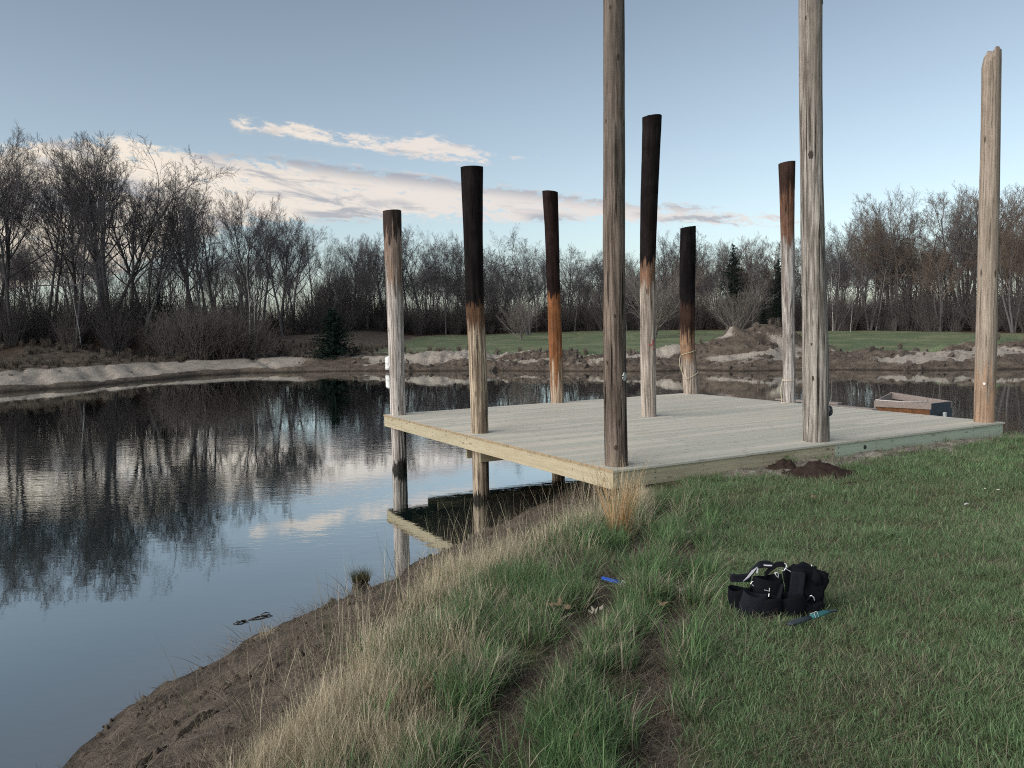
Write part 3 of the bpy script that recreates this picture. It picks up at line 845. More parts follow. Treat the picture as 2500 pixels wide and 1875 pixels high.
# --- soil piles at the front of the deck
M_soil = simple('fresh_dark_soil', (.038, .026, .021), .95, .1, var=.6, scale=30, bump=.8)
for (px, py, sx, sy, h, lab) in [(2000, 1158, .50, .34, .18, 'larger heap of fresh dark soil on the grass before the deck'), (1912, 1142, .22, .20, .14, 'smaller lump of dark soil left of the larger heap'),
                                 (2080, 1184, .24, .12, .05, 'flat clod of dark soil nearest the camera')]:
    p = ground_hit(px, py); n = 34; g = np.linspace(-1.35, 1.35, n); A, B = np.meshgrid(g, g); rr = np.hypot(A, B)
    X = A * sx; Yv = B * sy; H = h * sst(1.25, .0, rr + (fbm(A * 2 + px, B * 2, 3) - .5) * .7) * (1 + (fbm(A * 6 + px, B * 6, 3) - .5) * .9) + (fbm(A * 10, B * 10 + px, 3) - .5) * .05 * sst(1.3, .9, rr)
    zt_ = terrain(p[0] + X.ravel(), p[1] + Yv.ravel())[0].reshape(n, n) - p[2]
    V = np.column_stack([X.ravel(), Yv.ravel(), (zt_ + H - .02 - .05 * sst(1.0, 1.35, rr)).ravel()])
    ii = (np.arange(n - 1)[:, None] * n + np.arange(n - 1)[None, :]).ravel()
    me = quad_mesh('soil_pile', V, np.column_stack([ii, ii + 1, ii + n + 1, ii + n])); me.materials.append(M_soil)
    o = link(bpy.data.objects.new('soil_pile', me)); o.location = p; tag(o, lab, 'soil pile')

# --- black tool bag
M_fab = simple('black_canvas', (.0045, .005, .0075), .9, .12, var=.5, scale=90, bump=.3)
M_fab2 = simple('charcoal_canvas', (.010, .0115, .017), .85, .15, var=.35, scale=90, bump=.3)
M_refl = simple('reflective_tape', (.55, .55, .60), .45, .5, var=.05)
M_silver = simple('bright_steel', (.75, .75, .76), .3, .5, .7, var=.1)
p = ground_hit(1896, 1503); BAG = p
bagz = .01
bag = empty('tool_bag', (p[0], p[1], p[2] + bagz)); tag(bag, 'slumped black canvas tool bag with open pouches lying on the lawn', 'bag')
zs = FOC * 6.9125 / p[1]; th_ = math.atan((1503 - horizon(1896)) / FOC); sth, cth = math.sin(th_), math.cos(th_); kx = p[0] / p[1]


def bp(px, py, y=0.0):
    return np.array([(px - 1080) / zs + kx * y, y, ((1060 - py) / zs - y * sth) / cth])


def pouch(name, rim, rx, ry, bot, bx, by, mat, tilt=0.0, depth=.7, seed=0, label=None):
    S = 28; a = np.arange(S) * 2 * math.pi / S; rows = []
    def ring(c, ax, ay, tl, w):
        rr_ = 1 + w * (fbm(np.cos(a) * 1.5 + seed, np.sin(a) * 1.5 + seed, 2) - .5)
        return np.column_stack([c[0] + np.cos(a) * ax * rr_, c[1] + np.sin(a) * ay * rr_, c[2] + np.cos(a) * ax * tl + .01 * (np.sin(a * 2 + seed))])
    rim = np.array(rim); bot = np.array(bot)
    for t in np.linspace(0, 1, 7):
        c = bot + (rim - bot) * t; bulge = 1 + .13 * math.sin(t * math.pi)
        rows.append(ring(c, (bx + (rx - bx) * t) * bulge, (by + (ry - by) * t) * bulge, tilt * t, .25))
    for t, s in ((1.0, .94), (.8, .9), (1 - depth, .8)):
        c = bot + (rim - bot) * t; rows.append(ring(c, (bx + (rx - bx) * t) * s, (by + (ry - by) * t) * s, tilt * t, .25))
    V = np.vstack(rows); n = len(rows); m = MB()
    f = [(i * S + s, i * S + (s + 1) % S, (i + 1) * S + (s + 1) % S, (i + 1) * S + s) for i in range(n - 1) for s in range(S)]
    f.append(tuple(range(S - 1, -1, -1))); f.append(tuple((n - 1) * S + s for s in range(S)))
    m.add(V, f); o = m.build(name, mat, bag, smooth=True)
    if label: o['label'] = label
    return o


def soft_block(name, c, size, rz, mat, seed, ry=0.0, wave=.012, seed_sag=0.0):
    """a sagging padded slab"""
    n = 14; m = bpy.data.meshes.new(name); import bmesh
    bm = bmesh.new(); bmesh.ops.create_cube(bm, size=1.0); bmesh.ops.subdivide_edges(bm, edges=bm.edges[:], cuts=9, use_grid_fill=True)
    R = rotz(rz); ca, sa = math.cos(ry), math.sin(ry); R = R @ np.array([[ca, 0, sa], [0, 1, 0], [-sa, 0, ca]])
    for v in bm.verts:
        q = np.array(v.co); s = np.abs(q * 2); k = 1 - .06 * (s[0] ** 4 * s[1] ** 4 + s[1] ** 4 * s[2] ** 4 + s[0] ** 4 * s[2] ** 4)
        q = q * k * np.array(size)
        w = (float(fbm(np.array([q[0] * 14 + seed]), np.array([q[2] * 14 + q[1] * 9 + seed]), 3)[0]) - .5) * 2
        nn = np.array(v.co) / (np.linalg.norm(v.co) + 1e-6)
        q = q + nn * w * wave; q[0] += seed_sag * (q[2] / size[2]) ** 2 * size[0]; q[2] -= abs(seed_sag) * .8 * (q[0] / size[0]) * size[2] * .5
        q = R @ q + np.array(c); v.co = q
    bm.to_mesh(m); bm.free(); m.polygons.foreach_set('use_smooth', [True] * len(m.polygons)); m.materials.append(mat)
    return link(bpy.data.objects.new(name, m), bag)


def strap(name, pts, w, mat, th=.004, twist=None):
    pts = np.array(pts, float)
    tt = np.linspace(0, 1, len(pts)); t2 = np.linspace(0, 1, 26); P_ = np.column_stack([np.interp(t2, tt, pts[:, j]) for j in range(3)])
    for _ in range(3): P_[1:-1] = (P_[:-2] + 2 * P_[1:-1] + P_[2:]) / 4
    side = np.array(twist if twist is not None else (0.15, 1, 0.3), float); side /= np.linalg.norm(side)
    m = MB(); v = []
    tg = np.gradient(P_, axis=0); tg /= np.linalg.norm(tg, axis=1)[:, None]; nn = np.cross(tg, side); nn /= np.linalg.norm(nn, axis=1)[:, None]
    for q, n_ in zip(P_, nn):
        for a_, b_ in ((-1, -1), (1, -1), (1, 1), (-1, 1)): v.append(q + side * w / 2 * a_ + n_ * th / 2 * b_)
    f = [(i * 4 + k, i * 4 + (k + 1) % 4, (i + 1) * 4 + (k + 1) % 4, (i + 1) * 4 + k) for i in range(25) for k in range(4)] + [(3, 2, 1, 0), (100, 101, 102, 103)]
    m.add(v, f); return m.build(name, mat, bag, smooth=False)


c = bp(930, 430, .10); b0 = bp(900, 800, .08); b0[2] = .0
pouch('pouch', c, .088, .060, b0, .105, .085, M_fab, .0, .75, 1, 'large open pouch in the middle')
c = bp(715, 715, -.03); b0 = bp(670, 1030, -.03); b0[2] = -.01
pouch('pouch', c, .072, .050, b0, .085, .065, M_fab2, -.18, .7, 2, 'low open pouch at the front')
c = bp(430, 610, .07); b0 = bp(450, 850, .07); b0[2] = .0
pouch('pouch', c, .070, .040, b0, .060, .055, M_fab, .0, .6, 3, 'flattened pouch at the left end')
c = bp(1290, 760, -.01); b0 = bp(1270, 1010, -.01); b0[2] = -.01
pouch('pouch', c, .085, .055, b0, .105, .075, M_fab, .1, .5, 4)
c = bp(1000, 800, -.06); b0 = bp(960, 1050, -.05); b0[2] = -.01
pouch('pouch', c, .055, .035, b0, .065, .05, M_fab, .05, .5, 5)
q = bp(1560, 640, .13)
soft_block('body', (q[0], .14, .125), (.205, .19, .25), -.08, M_fab, 3, .12, .05, .30)
soft_block('body_panel', (bp(1420, 500, .04)[0], .035, .155), (.085, .02, .19), -.1, M_fab2, 5, .12, .008)
soft_block('side_flap', (bp(1780, 500, .12)[0], .10, .16), (.035, .15, .20), -.3, M_fab, 8, -.15, .05)
soft_block('base', (0.0, .06, .03), (.50, .22, .06), 0, M_fab, 6)
soft_block('belt_flap', tuple(bp(440, 440, .10)), (.13, .02, .050), .05, M_fab2, 9, .04, .006)
soft_block('handle_grip', tuple(bp(1800, 945, -.03)), (.07, .035, .035), .2, M_fab, 12, -.45, .006)
strap('strap', [bp(300, 450, .10), bp(560, 440, .11), bp(660, 320, .12), bp(760, 215, .14), bp(900, 200, .16), bp(1010, 245, .16)], .055, M_fab2, .006, (.3, .9, .6))
strap('reflective_band', [bp(540, 470, .078), bp(620, 385, .082), bp(695, 290, .086)], .042, M_refl, .003, (.88, .1, .52))
strap('reflective_band', [bp(850, 228, .12), bp(920, 236, .12), bp(995, 238, .12)], .008, M_refl, .003, (0, .3, 1))
strap('reflective_band', [bp(735, 370, .06), bp(748, 290, .065)], .008, M_refl, .003, (1, .1, 0))
strap('strap', [bp(870, 400, .15), bp(960, 290, .15), bp(1080, 215, .14), bp(1190, 215, .13), bp(1240, 270, .12), bp(1200, 400, .10)], .05, M_fab, .006, (.2, .9, .3))
strap('strap', [bp(1660, 770, .03), bp(1600, 850, .0), bp(1530, 930, -.02)], .05, M_fab2, .006, (.7, .3, .5))
strap('strap', [bp(1180, 560, .03), bp(1120, 760, -.04), bp(1080, 1000, -.07)], .022, M_fab2, .005, (.9, .2, 0))


def wire(name, pts, r, mat=M_silver, par=None):
    m = MB(); pts = np.array(pts, float); tt = np.linspace(0, 1, len(pts)); t2 = np.linspace(0, 1, 16)
    P_ = np.column_stack([np.interp(t2, tt, pts[:, j]) for j in range(3)]); P_[1:-1] = (P_[:-2] + 2 * P_[1:-1] + P_[2:]) / 4
    m.tube(P_, r, 6); return m.build(name, mat, par or bag, smooth=True)


wire('clip', [bp(1215, 215, .09), bp(1245, 225, .088), bp(1250, 275, .085), bp(1225, 300, .08), bp(1222, 320, .08), bp(1190, 342, .078), bp(1168, 325, .078)], .0036)
wire('clip', [bp(1235, 300, .08), bp(1290, 335, .078), bp(1325, 350, .075), bp(1325, 385, .075)], .003)
wire('clip', [bp(1040, 375, .075), bp(1100, 360, .072), bp(1115, 460, .07), bp(1070, 420, .07), bp(1050, 380, .072)], .0032)
wire('clip', [bp(1650, 775, -.0), bp(1680, 762, -.005), bp(1720, 800, -.01), bp(1732, 850, -.01)], .0032)
wire('rivet', [bp(868, 660, -.045), bp(935, 678, -.045)], .0026); wire('rivet', [bp(958, 632, -.045), bp(952, 690, -.046)], .0028); wire('rivet', [bp(952, 720, -.085), bp(946, 775, -.09)], .0028)
wire('rivet', [bp(630, 560, -.01), bp(655, 520, -.01), bp(672, 512, -.01)], .0026); wire('rivet', [bp(655, 568, -.01), bp(685, 588, -.012)], .0026)
wire('zipper_pull', [bp(1688, 245, .06), bp(1690, 270, .058)], .003)

strap('strap', [bp(1600, 900, -.02), bp(1700, 960, -.05), bp(1780, 1010, -.06), bp(1700, 1060, -.08), bp(1560, 1085, -.09)], .028, M_fab, .005, (.1, .9, .3))

# --- hand tool with teal handle beside the bag
p1 = ground_hit(1740 + 1270 / 6.9125, 1350 + 1310 / 6.9125); p2 = ground_hit(1740 + 2080 / 6.9125, 1350 + 1150 / 6.9125)
tl = empty('hand_tool', (p1[0], p1[1], p1[2] + .035), math.atan2(p2[1] - p1[1], p2[0] - p1[0])); Lt = float(np.linalg.norm((p2 - p1)[:2]))
tag(tl, 'hand tool with teal and dark grip dropped on the lawn beside the bag', 'tool')
m = MB(); m.tube([(0, 0, 0), (.02, 0, .002), (.10, 0, .006), (Lt * .45, 0, .01)], [.012, .021, .024, .019], 12, flat=.6); m.build('grip', simple('slate_rubber', (.035, .045, .055), .6), tl, smooth=True)
m = MB(); m.tube([(Lt * .45, 0, .01), (Lt * .55, .0, .014), (Lt * .72, 0, .018), (Lt * .86, 0, .02)], [.018, .024, .022, .014], 12, flat=.6); m.build('teal_grip', simple('teal_rubber', (.03, .13, .135), .55), tl, smooth=True)
m = MB(); m.box((Lt * .93, 0, .016), (Lt * .14, .022, .008)); m.build('blade', simple('dark_steel', (.04, .045, .05), .4, .5, .5), tl)
wire('trim_line', [(Lt * .50, -.024, .012), (Lt * .53, 0, .034), (Lt * .50, .02, .02)], .002, M_metal, tl); wire('trim_line', [(Lt * .56, -.026, .014), (Lt * .59, 0, .038), (Lt * .56, .022, .02)], .002, M_metal, tl)

# --- blue tube with a white end in the wheel rut
p = ground_hit(1497, 1438); bt = empty('blue_tube', (p[0], p[1], p[2] + .05), -.35); bt.scale = (.8, 1.5, 1.1); tag(bt, 'bright blue plastic tube with a whitish end lying in the grass', 'tube')
m = MB(); m.tube([(-.11, 0, .02), (-.10, 0, .02), (.0, 0, .008), (.075, 0, .0)], [.004, .017, .021, .022], 14, flat=.5); m.build('tube_body', simple('blue_plastic', (.02, .10, .52), .4, .5, var=.15), bt, smooth=True)
m = MB(); m.tube([(.075, 0, 0), (.085, 0, -.002), (.125, 0, -.008), (.14, 0, -.01)], [.022, .027, .026, .02], 14, flat=.6); m.build('tube_end', simple('dirty_white_plastic', (.55, .55, .50), .6), bt, smooth=True)

# ------------------------------------------------------------------ trees
def bark(name, a, b_, sc=6):
    t = NT(name); o = t.coord(); n = t.noise(t.scale(o, (1, 1, .3)), sc, 3)
    rnd = t.n('ShaderNodeObjectInfo').outputs['Random']
    col = t.mix(n, a, b_); col = t.mix(t.mr(rnd, 0, 1, 0, .45), col, tuple(k * .5 for k in a))
    return t.bsdf(col, .9, None, .1)


M_bark = bark('grey_brown_bark', (.078, .074, .078), (.18, .166, .165))
M_twig = bark('fine_twig_bark', (.072, .068, .074), (.155, .143, .148))
M_twigw = bark('warm_twig_bark', (.105, .082, .070), (.21, .165, .135))
M_birch = bark('pale_birch_bark', (.36, .34, .32), (.62, .60, .57))
M_needle = bark('dark_conifer_needles', (.010, .016, .014), (.021, .032, .026), 3)
M_needle2 = bark('blue_green_needles', (.008, .018, .015), (.017, .034, .027), 3)


class Acc:
    def __init__(s): s.V = []; s.F = []; s.n = 0

    def tubes(s, P, R, S):
        """P (N, n, 3) polylines, R (N, n) radii, S sides"""
        N, n = P.shape[:2]
        t = np.gradient(P, axis=1); t /= np.sqrt((t ** 2).sum(-1, keepdims=True)) + 1e-9
        ref = np.where(np.abs(t[:, :1, 2:]) < .7, np.array([.3, .2, 1.0]), np.array([1.0, .2, .1])) * np.ones_like(t)
        a = np.cross(t, ref); a /= np.sqrt((a ** 2).sum(-1, keepdims=True)) + 1e-9; b_ = np.cross(t, a)
        th = np.arange(S) * 2 * math.pi / S
        ring = (np.cos(th)[None, None, :, None] * a[:, :, None] + np.sin(th)[None, None, :, None] * b_[:, :, None]) * R[:, :, None, None] + P[:, :, None]
        i = (np.arange(n - 1)[:, None] * S + np.arange(S)[None]).ravel(); j = (np.arange(n - 1)[:, None] * S + (np.arange(S)[None] + 1) % S).ravel()
        f = np.column_stack([i, j, j + S, i + S])
        F = (f[None] + (np.arange(N) * n * S)[:, None, None]).reshape(-1, 4) + s.n
        s.F.append(F); s.V.append(ring.reshape(-1, 3)); s.n += N * n * S

    def tube(s, pts, r, S): s.tubes(np.asarray(pts, float)[None], np.asarray(r, float)[None], S)

    def mesh(s, name, mat, smooth=True):
        me = quad_mesh(name, np.concatenate(s.V), np.concatenate(s.F), smooth); me.materials.append(mat); return me


def unit(v): return v / (np.sqrt((v ** 2).sum(-1, keepdims=True)) + 1e-9)


def grow_all(rg, acc, p, d, L, r, P, n0=None):
    """breadth-first growth: every level of branches at once"""
    for lv in range(P['levels'] + 1):
        N = len(p); nseg = (10, 7, 5, 4, 3)[lv]; S = (8, 5, 4, 3, 3)[lv]
        pts = [p]; q = p.copy(); dd = d.copy()
        for i in range(nseg):
            dd = unit(dd + rg.normal(size=(N, 3)) * P['wob'][lv] + np.array([0, 0, P['up'][lv]])); q = q + dd * (L / nseg)[:, None]; pts.append(q)
        pts = np.stack(pts, 1); tt = np.linspace(0, 1, nseg + 1)
        rads = np.maximum(r[:, None] * (1 - tt[None] * (1 - P['tip'][lv])), .0072)
        acc[0 if lv == 0 else 1].tubes(pts, rads, S)
        if lv == P['levels']: break
        nc = P['n'][lv] if n0 is None or lv else n0
        cnt = np.full(N, nc) if lv == 0 else np.maximum(1, np.round(nc * (.75 + .5 * rg.random(N)))).astype(int)
        par = np.repeat(np.arange(N), cnt); kk = np.concatenate([np.arange(c) for c in cnt]); M_ = len(par)
        t = np.minimum(P['t0'][lv] + (1 - P['t0'][lv]) * ((kk + rg.random(M_)) / cnt[par]) ** P.get('pw', 1.0), .985)
        i = np.minimum((t * nseg).astype(int), nseg - 1); f = (t * nseg - i)[:, None]
        o = pts[par, i] * (1 - f) + pts[par, i + 1] * f; ax = unit(pts[par, i + 1] - pts[par, i])
        ph = kk * 2.4 + (rg.random(N) * 6.28)[par] + rg.normal(size=M_) * .5
        ref = np.where(np.abs(ax[:, 2:]) < .8, np.array([.21, .1, .97]), np.array([1, .1, 0])) * np.ones_like(ax)
        a = unit(np.cross(ax, ref)); b_ = np.cross(ax, a); side = a * np.cos(ph)[:, None] + b_ * np.sin(ph)[:, None]
        an = (P['ang'][lv] * (.7 + .6 * rg.random(M_)) * (1.2 - .4 * t))[:, None]
        nd = ax * np.cos(an) + side * np.sin(an)
        nl = L[par] * P['len'][lv] * (1 - P['fall'][lv] * np.abs(t - P.get('pk', .4)) * 1.4) * (.65 + .6 * rg.random(M_))
        pr = rads[par, i]; nr = np.minimum(np.maximum(.009, pr * P['rr'][lv] * (.75 + .4 * rg.random(M_))), pr * .9)
        p, d, L, r = o, nd, nl, nr


def bare_tree(seed, H=16.0, lean=.05, mode='oak', mats=None):
    rg = np.random.default_rng(seed)
    acc = (Acc(), Acc())
    if mode == 'oak':      # forest grown: long trunk, wide forked ascending limbs, fine twiggy dome
        P = dict(levels=4, wob=(.045, .085, .11, .13, .12), up=(.02, .060, .07, .075, .05), tip=(.25, .22, .22, .3, .5), n=(14, 10, 7, 5, 0), t0=(.44, .28, .15, .1, 0),
                 ang=(.66, .52, .60, .62), len=(.54, .40, .42, .48), fall=(.45, .35, .3, .2), rr=(.60, .48, .48, .6), pk=.35)
    elif mode == 'slim':
        P = dict(levels=4, wob=(.04, .08, .11, .13, .12), up=(.02, .075, .07, .07, .05), tip=(.2, .22, .25, .3, .5), n=(16, 9, 6, 5, 0), t0=(.48, .24, .15, .1, 0),
                 ang=(.62, .55, .6, .62), len=(.42, .42, .44, .5), fall=(.40, .3, .3, .2), rr=(.5, .5, .5, .6), pk=.45)
    elif mode == 'crooked':
        P = dict(levels=4, wob=(.09, .20, .22, .2, .15), up=(.02, .04, .04, .06, .04), tip=(.28, .25, .25, .3, .5), n=(11, 8, 6, 5, 0), t0=(.35, .22, .12, .1, 0),
                 ang=(.95, .75, .75, .7), len=(.62, .42, .42, .5), fall=(.45, .35, .3, .2), rr=(.62, .5, .48, .6), pk=.4)
    elif mode == 'birch':
        P = dict(levels=3, wob=(.03, .1, .2, .25, .3), up=(.02, .08, .04, .05, 0), tip=(.25, .3, .3, .5, .5), n=(16, 6, 4, 0, 0), t0=(.40, .2, .15, 0, 0),
                 ang=(.6, .6, .8, .8), len=(.22, .4, .5, .5), fall=(.5, .3, .3, .2), rr=(.35, .5, .55, .6))
    elif mode == 'vase':
        P = dict(levels=3, wob=(.05, .06, .1, .14, .2), up=(0, .05, .07, .06, 0), tip=(.5, .25, .3, .5, .5), n=(26, 9, 7, 0, 0), t0=(.25, .15, .1, 0, 0),
                 ang=(.85, .42, .42, .5), len=(1.9, .42, .45, .5), fall=(.25, .3, .3, .2), rr=(.42, .5, .55, .6))
    d0 = np.array([rg.normal() * lean, rg.normal() * lean, 1.0]); d0 /= np.linalg.norm(d0)
    r0 = H * .0125 * (.85 + .4 * rg.random())
    L = H * (.74 if mode in ('oak', 'crooked') else .93)
    if mode == 'vase': L = H * .34; r0 = .11
    if mode == 'birch': r0 = .085
    forks = 1 if mode in ('slim', 'birch', 'vase') else int(rg.integers(1, 4))
    if forks == 1:
        grow_all(rg, acc, np.array([[0, 0, -.3]]), d0[None], np.array([L]), np.array([r0]), P)
    else:
        aa = rg.random() * 6.28 + np.arange(forks) * 6.28 / forks + rg.normal(size=forks) * .3
        sprd = .16 + .10 * rg.random(forks)
        dk = unit(np.column_stack([np.cos(aa) * sprd, np.sin(aa) * sprd, np.ones(forks)]) + d0 * .4)
        grow_all(rg, acc, np.column_stack([np.cos(aa) * .12, np.sin(aa) * .12, np.full(forks, -.3)]), dk, L * (.88 + .14 * rg.random(forks)), np.full(forks, r0 * .8), P, n0=9 if forks == 2 else 7)
    V = np.concatenate(acc[1].V); top = np.percentile(V[:, 2], 99.7)
    mt, mc = mats or (M_bark, M_twig)
    k = H / top
    for A in acc: A.V = [v * k for v in A.V]
    return acc[0].mesh('trunk', mt), acc[1].mesh('crown', mc)


def conifer(seed, H, W, mat, open_=0.0, base=.05, dens=1.0):
    rg = np.random.default_rng(seed); tr = Acc(); cr_ = Acc()
    tr.tube(np.array([[0, 0, -.3], [0, 0, H * .5], [0.05, 0, H * .97]]), np.array([H * .016, H * .01, .02]), 7)
    V = []; nwh = int(H * 4.2)
    for i in range(nwh):
        t = base + (1 - base) * (i / nwh); z = H * t; R = W * (1 - t) ** .8 * (.75 + .5 * rg.random()) + .08
        nb = int((5 + 6 * (1 - t)) * dens)
        for k in range(nb):
            if rg.random() < open_: continue
            a = rg.random() * 6.28; L = R * (.7 + .45 * rg.random()); el = .35 * t - .12 + rg.normal() * .12
            d = np.array([math.cos(a) * math.cos(el), math.sin(a) * math.cos(el), math.sin(el)])
            m = max(4, int(L * 11))
            for j in range(m):
                f = (j + rg.random()) / m; c = np.array([0, 0, z]) + d * L * f + rg.normal(size=3) * .07
                s = (.22 - .10 * f) * (.7 + .6 * rg.random()); n1 = rg.normal(size=3); n1[2] *= .4; n1 = n1 + d * .8; n1 /= np.linalg.norm(n1)
                n2 = np.cross(n1, rg.normal(size=3)); n2 /= np.linalg.norm(n2)
                V += [c - n1 * s * .2, c + n2 * s * .28 + n1 * s * .4, c + n1 * s * 1.5, c - n2 * s * .28 + n1 * s * .4]
    V = np.array(V); me = quad_mesh('crown', V, np.arange(len(V)).reshape(-1, 4), False); me.materials.append(mat)
    return tr.mesh('trunk', M_bark), me


def place_tree(name, meshes, x, y, s, rz, label, cat, group=None, z=None, lean=(0, 0)):
    e = bpy.data.objects.new(name, None); COL.objects.link(e)
    e.location = (x, y, (ground_z(x, y) if z is None else z) - .02); e.scale = (s, s, s); e.rotation_euler = (lean[0], lean[1], rz)
    tag(e, label, cat, group)
    for nm, me in zip(('trunk', 'crown'), meshes):
        o = bpy.data.objects.new(nm, me); COL.objects.link(o); o.parent = e
    return e


PRO = [bare_tree(101 + i, 16, .05, ('oak', 'oak', 'slim', 'oak', 'crooked', 'slim', 'oak', 'slim')[i]) for i in range(8)]
PROW = [bare_tree(201 + i, 16, .05, ('oak', 'slim', 'crooked')[i], (M_bark, M_twigw)) for i in range(3)]

_sx = [-60, 20, 60, 130, 200, 240, 330, 440, 560, 620, 690, 730, 800, 900, 980, 1040, 1090, 1145, 1200, 1280, 1380, 1440, 1500, 1600, 1690, 1740, 1800, 1850, 1930, 1990, 2040, 2080, 2110, 2160, 2220, 2300]
_sy = [300, 300, 325, 330, 315, 308, 350, 372, 410, 440, 475, 512, 488, 506, 492, 522, 545, 502, 530, 538, 525, 508, 510, 503, 512, 500, 466, 455, 415, 420, 442, 405, 402, 395, 385, 380]


def skyline_h(x, y):
    """height above the water of the wood's skyline as seen in that direction"""
    dep = y; px = CX + FOC * x / dep
    py = np.interp(px / 1.1302, _sx, _sy) * 1.1302
    return HC + (horizon(px) - py) / FOC * math.hypot(x, y) * math.cos(math.atan2(x, y))


tree_pts = []
ROWS = [(0.5, .60, .92, 5.2), (5, .86, 1.02, 4.3), (10, .90, 1.02, 4.4), (16, .84, .98, 5.0)]
for ri, (dr_, h0, h1, spc) in enumerate(ROWS):
    az = -47.0
    while az < 46:
        R = float(woods_r(az)) + dr_ + RNG.uniform(-1.8, 1.8)
        a = rad(az + RNG.uniform(-.6, .6)); x, y = R * math.sin(a), R * math.cos(a)
        if az < -60 and ri > 2: az += math.degrees(spc / R); continue
        z = ground_z(x, y); Hs = skyline_h(x, y) - z
        h = Hs * RNG.uniform(h0 + .02, h1 + .02)
        if abs(az) > 34: h = min(h, 19)
        tree_pts.append((ri, az, x, y, z, h)); az += math.degrees(spc / R) * RNG.uniform(.7, 1.3)
lab = {'L': ('leafless dark tree in the tall wood behind the left bank', 'tall leafless trees of the wood on the left'),
       'M': ('leafless grey tree in the lower wood behind the middle of the pond', 'leafless trees of the lower wood in the middle'),
       'R': ('leafless brownish tree in the wood behind the green field on the right', 'leafless trees of the wood on the right')}
for (ri, az, x, y, z, h) in tree_pts:
    zone = 'L' if az < -13.5 else ('M' if az < 11 else 'R')
    pool = PRO if zone != 'R' or RNG.random() < .35 else PROW
    me = pool[int(RNG.integers(len(pool)))]
    place_tree('bare_tree', me, x, y, h / 16.0, RNG.uniform(0, 6.28), lab[zone][0], 'tree', lab[zone][1], z, (RNG.normal() * .03, RNG.normal() * .03 + (.05 if zone == 'L' else 0)))


def px_tree(px, py_base, Y):
    """world position of something standing on the ground at that bearing and depth"""
    x = (px - CX) / FOC * Y; return x, Y


def h_to(px, py_top, x, y):
    return HC + (horizon(px) - py_top) / FOC * y - ground_z(x, y)


BIRCH = [bare_tree(301 + i, 12, .03, 'birch', (M_birch, M_twig)) for i in range(2)]
for i, (dx, dtop, lean, Y, lb) in enumerate([(178, 590, .0, 66, 'slender pale-barked sapling at the far left before the dark wood'), (541, 560, .0, 70, 'pale-barked birch, the straighter of the pair behind the grey thicket'),
                                             (553, 555, .10, 71, 'pale-barked birch leaning right beside the straighter one'), (2205, 590, -.03, 86, 'pale-barked birch at the right edge behind the tan pole'),
                                             (2180, 600, -.09, 87, 'pale-barked birch leaning left at the right edge'), (1838, 640, .02, 92, 'young pale-trunked tree at the edge of the green field'),
                                             (1886, 600, .0, 97, 'thin grey-trunked tree behind the green field left of the big oak'), (1800, 580, -.02, 96, 'pale trunk right behind the thick grey pole')]):
    px = dx * 1.1302; x, y = px_tree(px, 0, Y); h = h_to(px, dtop * 1.1302, x, y)
    place_tree('birch_tree', BIRCH[i % 2], x, y, h / 12, i * 1.3, lb, 'tree', None, None, (0, lean))
OAKB = bare_tree(404, 16, .02, 'oak', (M_bark, M_twigw)); OAKC = bare_tree(407, 16, .02, 'crooked', (M_bark, M_twig))
for (dx, dtop, Y, me, lb) in [(1935, 412, 92, OAKB, 'big round-crowned bare oak standing highest right of the thick pole'), (2085, 402, 90, OAKB, 'tall bare oak just left of the tan pole'),
                              (1145, 498, 108, OAKC, 'bare oak with an open crown rising above the wood beside the slim rusty pole'), (20, 296, 70, PRO[3], 'tallest bare tree at the left edge of the wood'),
                              (236, 303, 72, PRO[0], 'tall bare tree whose crown tops the left wood')]:
    px = dx * 1.1302; x, y = px_tree(px, 0, Y); h = h_to(px, dtop * 1.1302, x, y)
    place_tree('bare_oak', me, x, y, h / 16, dx * .37, lb, 'tree')
VASE = bare_tree(501, 6, .0, 'vase', (M_bark, bark('pale_grey_twig', (.14, .12, .11), (.26, .235, .215))))
for (dx, dtop, Y, lb) in [(1592, 598, 78, 'grey vase-shaped bare tree at the edge of the field behind the earth mound'), (1418, 560, 88, 'spreading grey bare tree behind the tallest charred pole'),
                          (1128, 640, 90, 'small dark bare tree standing alone in the green field')]:
    px = dx * 1.1302; x, y = px_tree(px, 0, Y); h = h_to(px, dtop * 1.1302, x, y)
    place_tree('small_tree', VASE, x, y, h / 6, dx * .7, lb, 'tree')
PINE = [conifer(601, 13, 4.2, M_needle, .25, .30, 1.5), conifer(602, 12, 3.4, M_needle, .2, .22, 1.5)]
for i, (dx, dtop, Y, lb) in enumerate([(1585, 528, 96, 'dark pine rising behind the vase-shaped bare tree'), (1682, 560, 98, 'dark pine half hidden behind the mottled brown pole'), (352, 600, 72, 'dark evergreen deep in the left wood behind the grey thicket'),
                                       (1650, 640, 97, 'low dark pine bough mass left of the mottled brown pole')]):
    px = dx * 1.1302; x, y = px_tree(px, 0, Y); h = h_to(px, dtop * 1.1302, x, y)
    place_tree('pine_tree', PINE[i % 2], x, y, h / (13, 12)[i % 2], i * 2., lb, 'tree')
SPR = conifer(603, 4.2, 2.5, M_needle2, .0, .02, 2.2)
px = 722 * 1.1302; x, y = px_tree(px, 0, 69); h = h_to(px, 664 * 1.1302, x, y)
place_tree('spruce_tree', SPR, x, y, h / 4.2, .4, 'small dark green spruce standing alone on the far bank', 'tree')


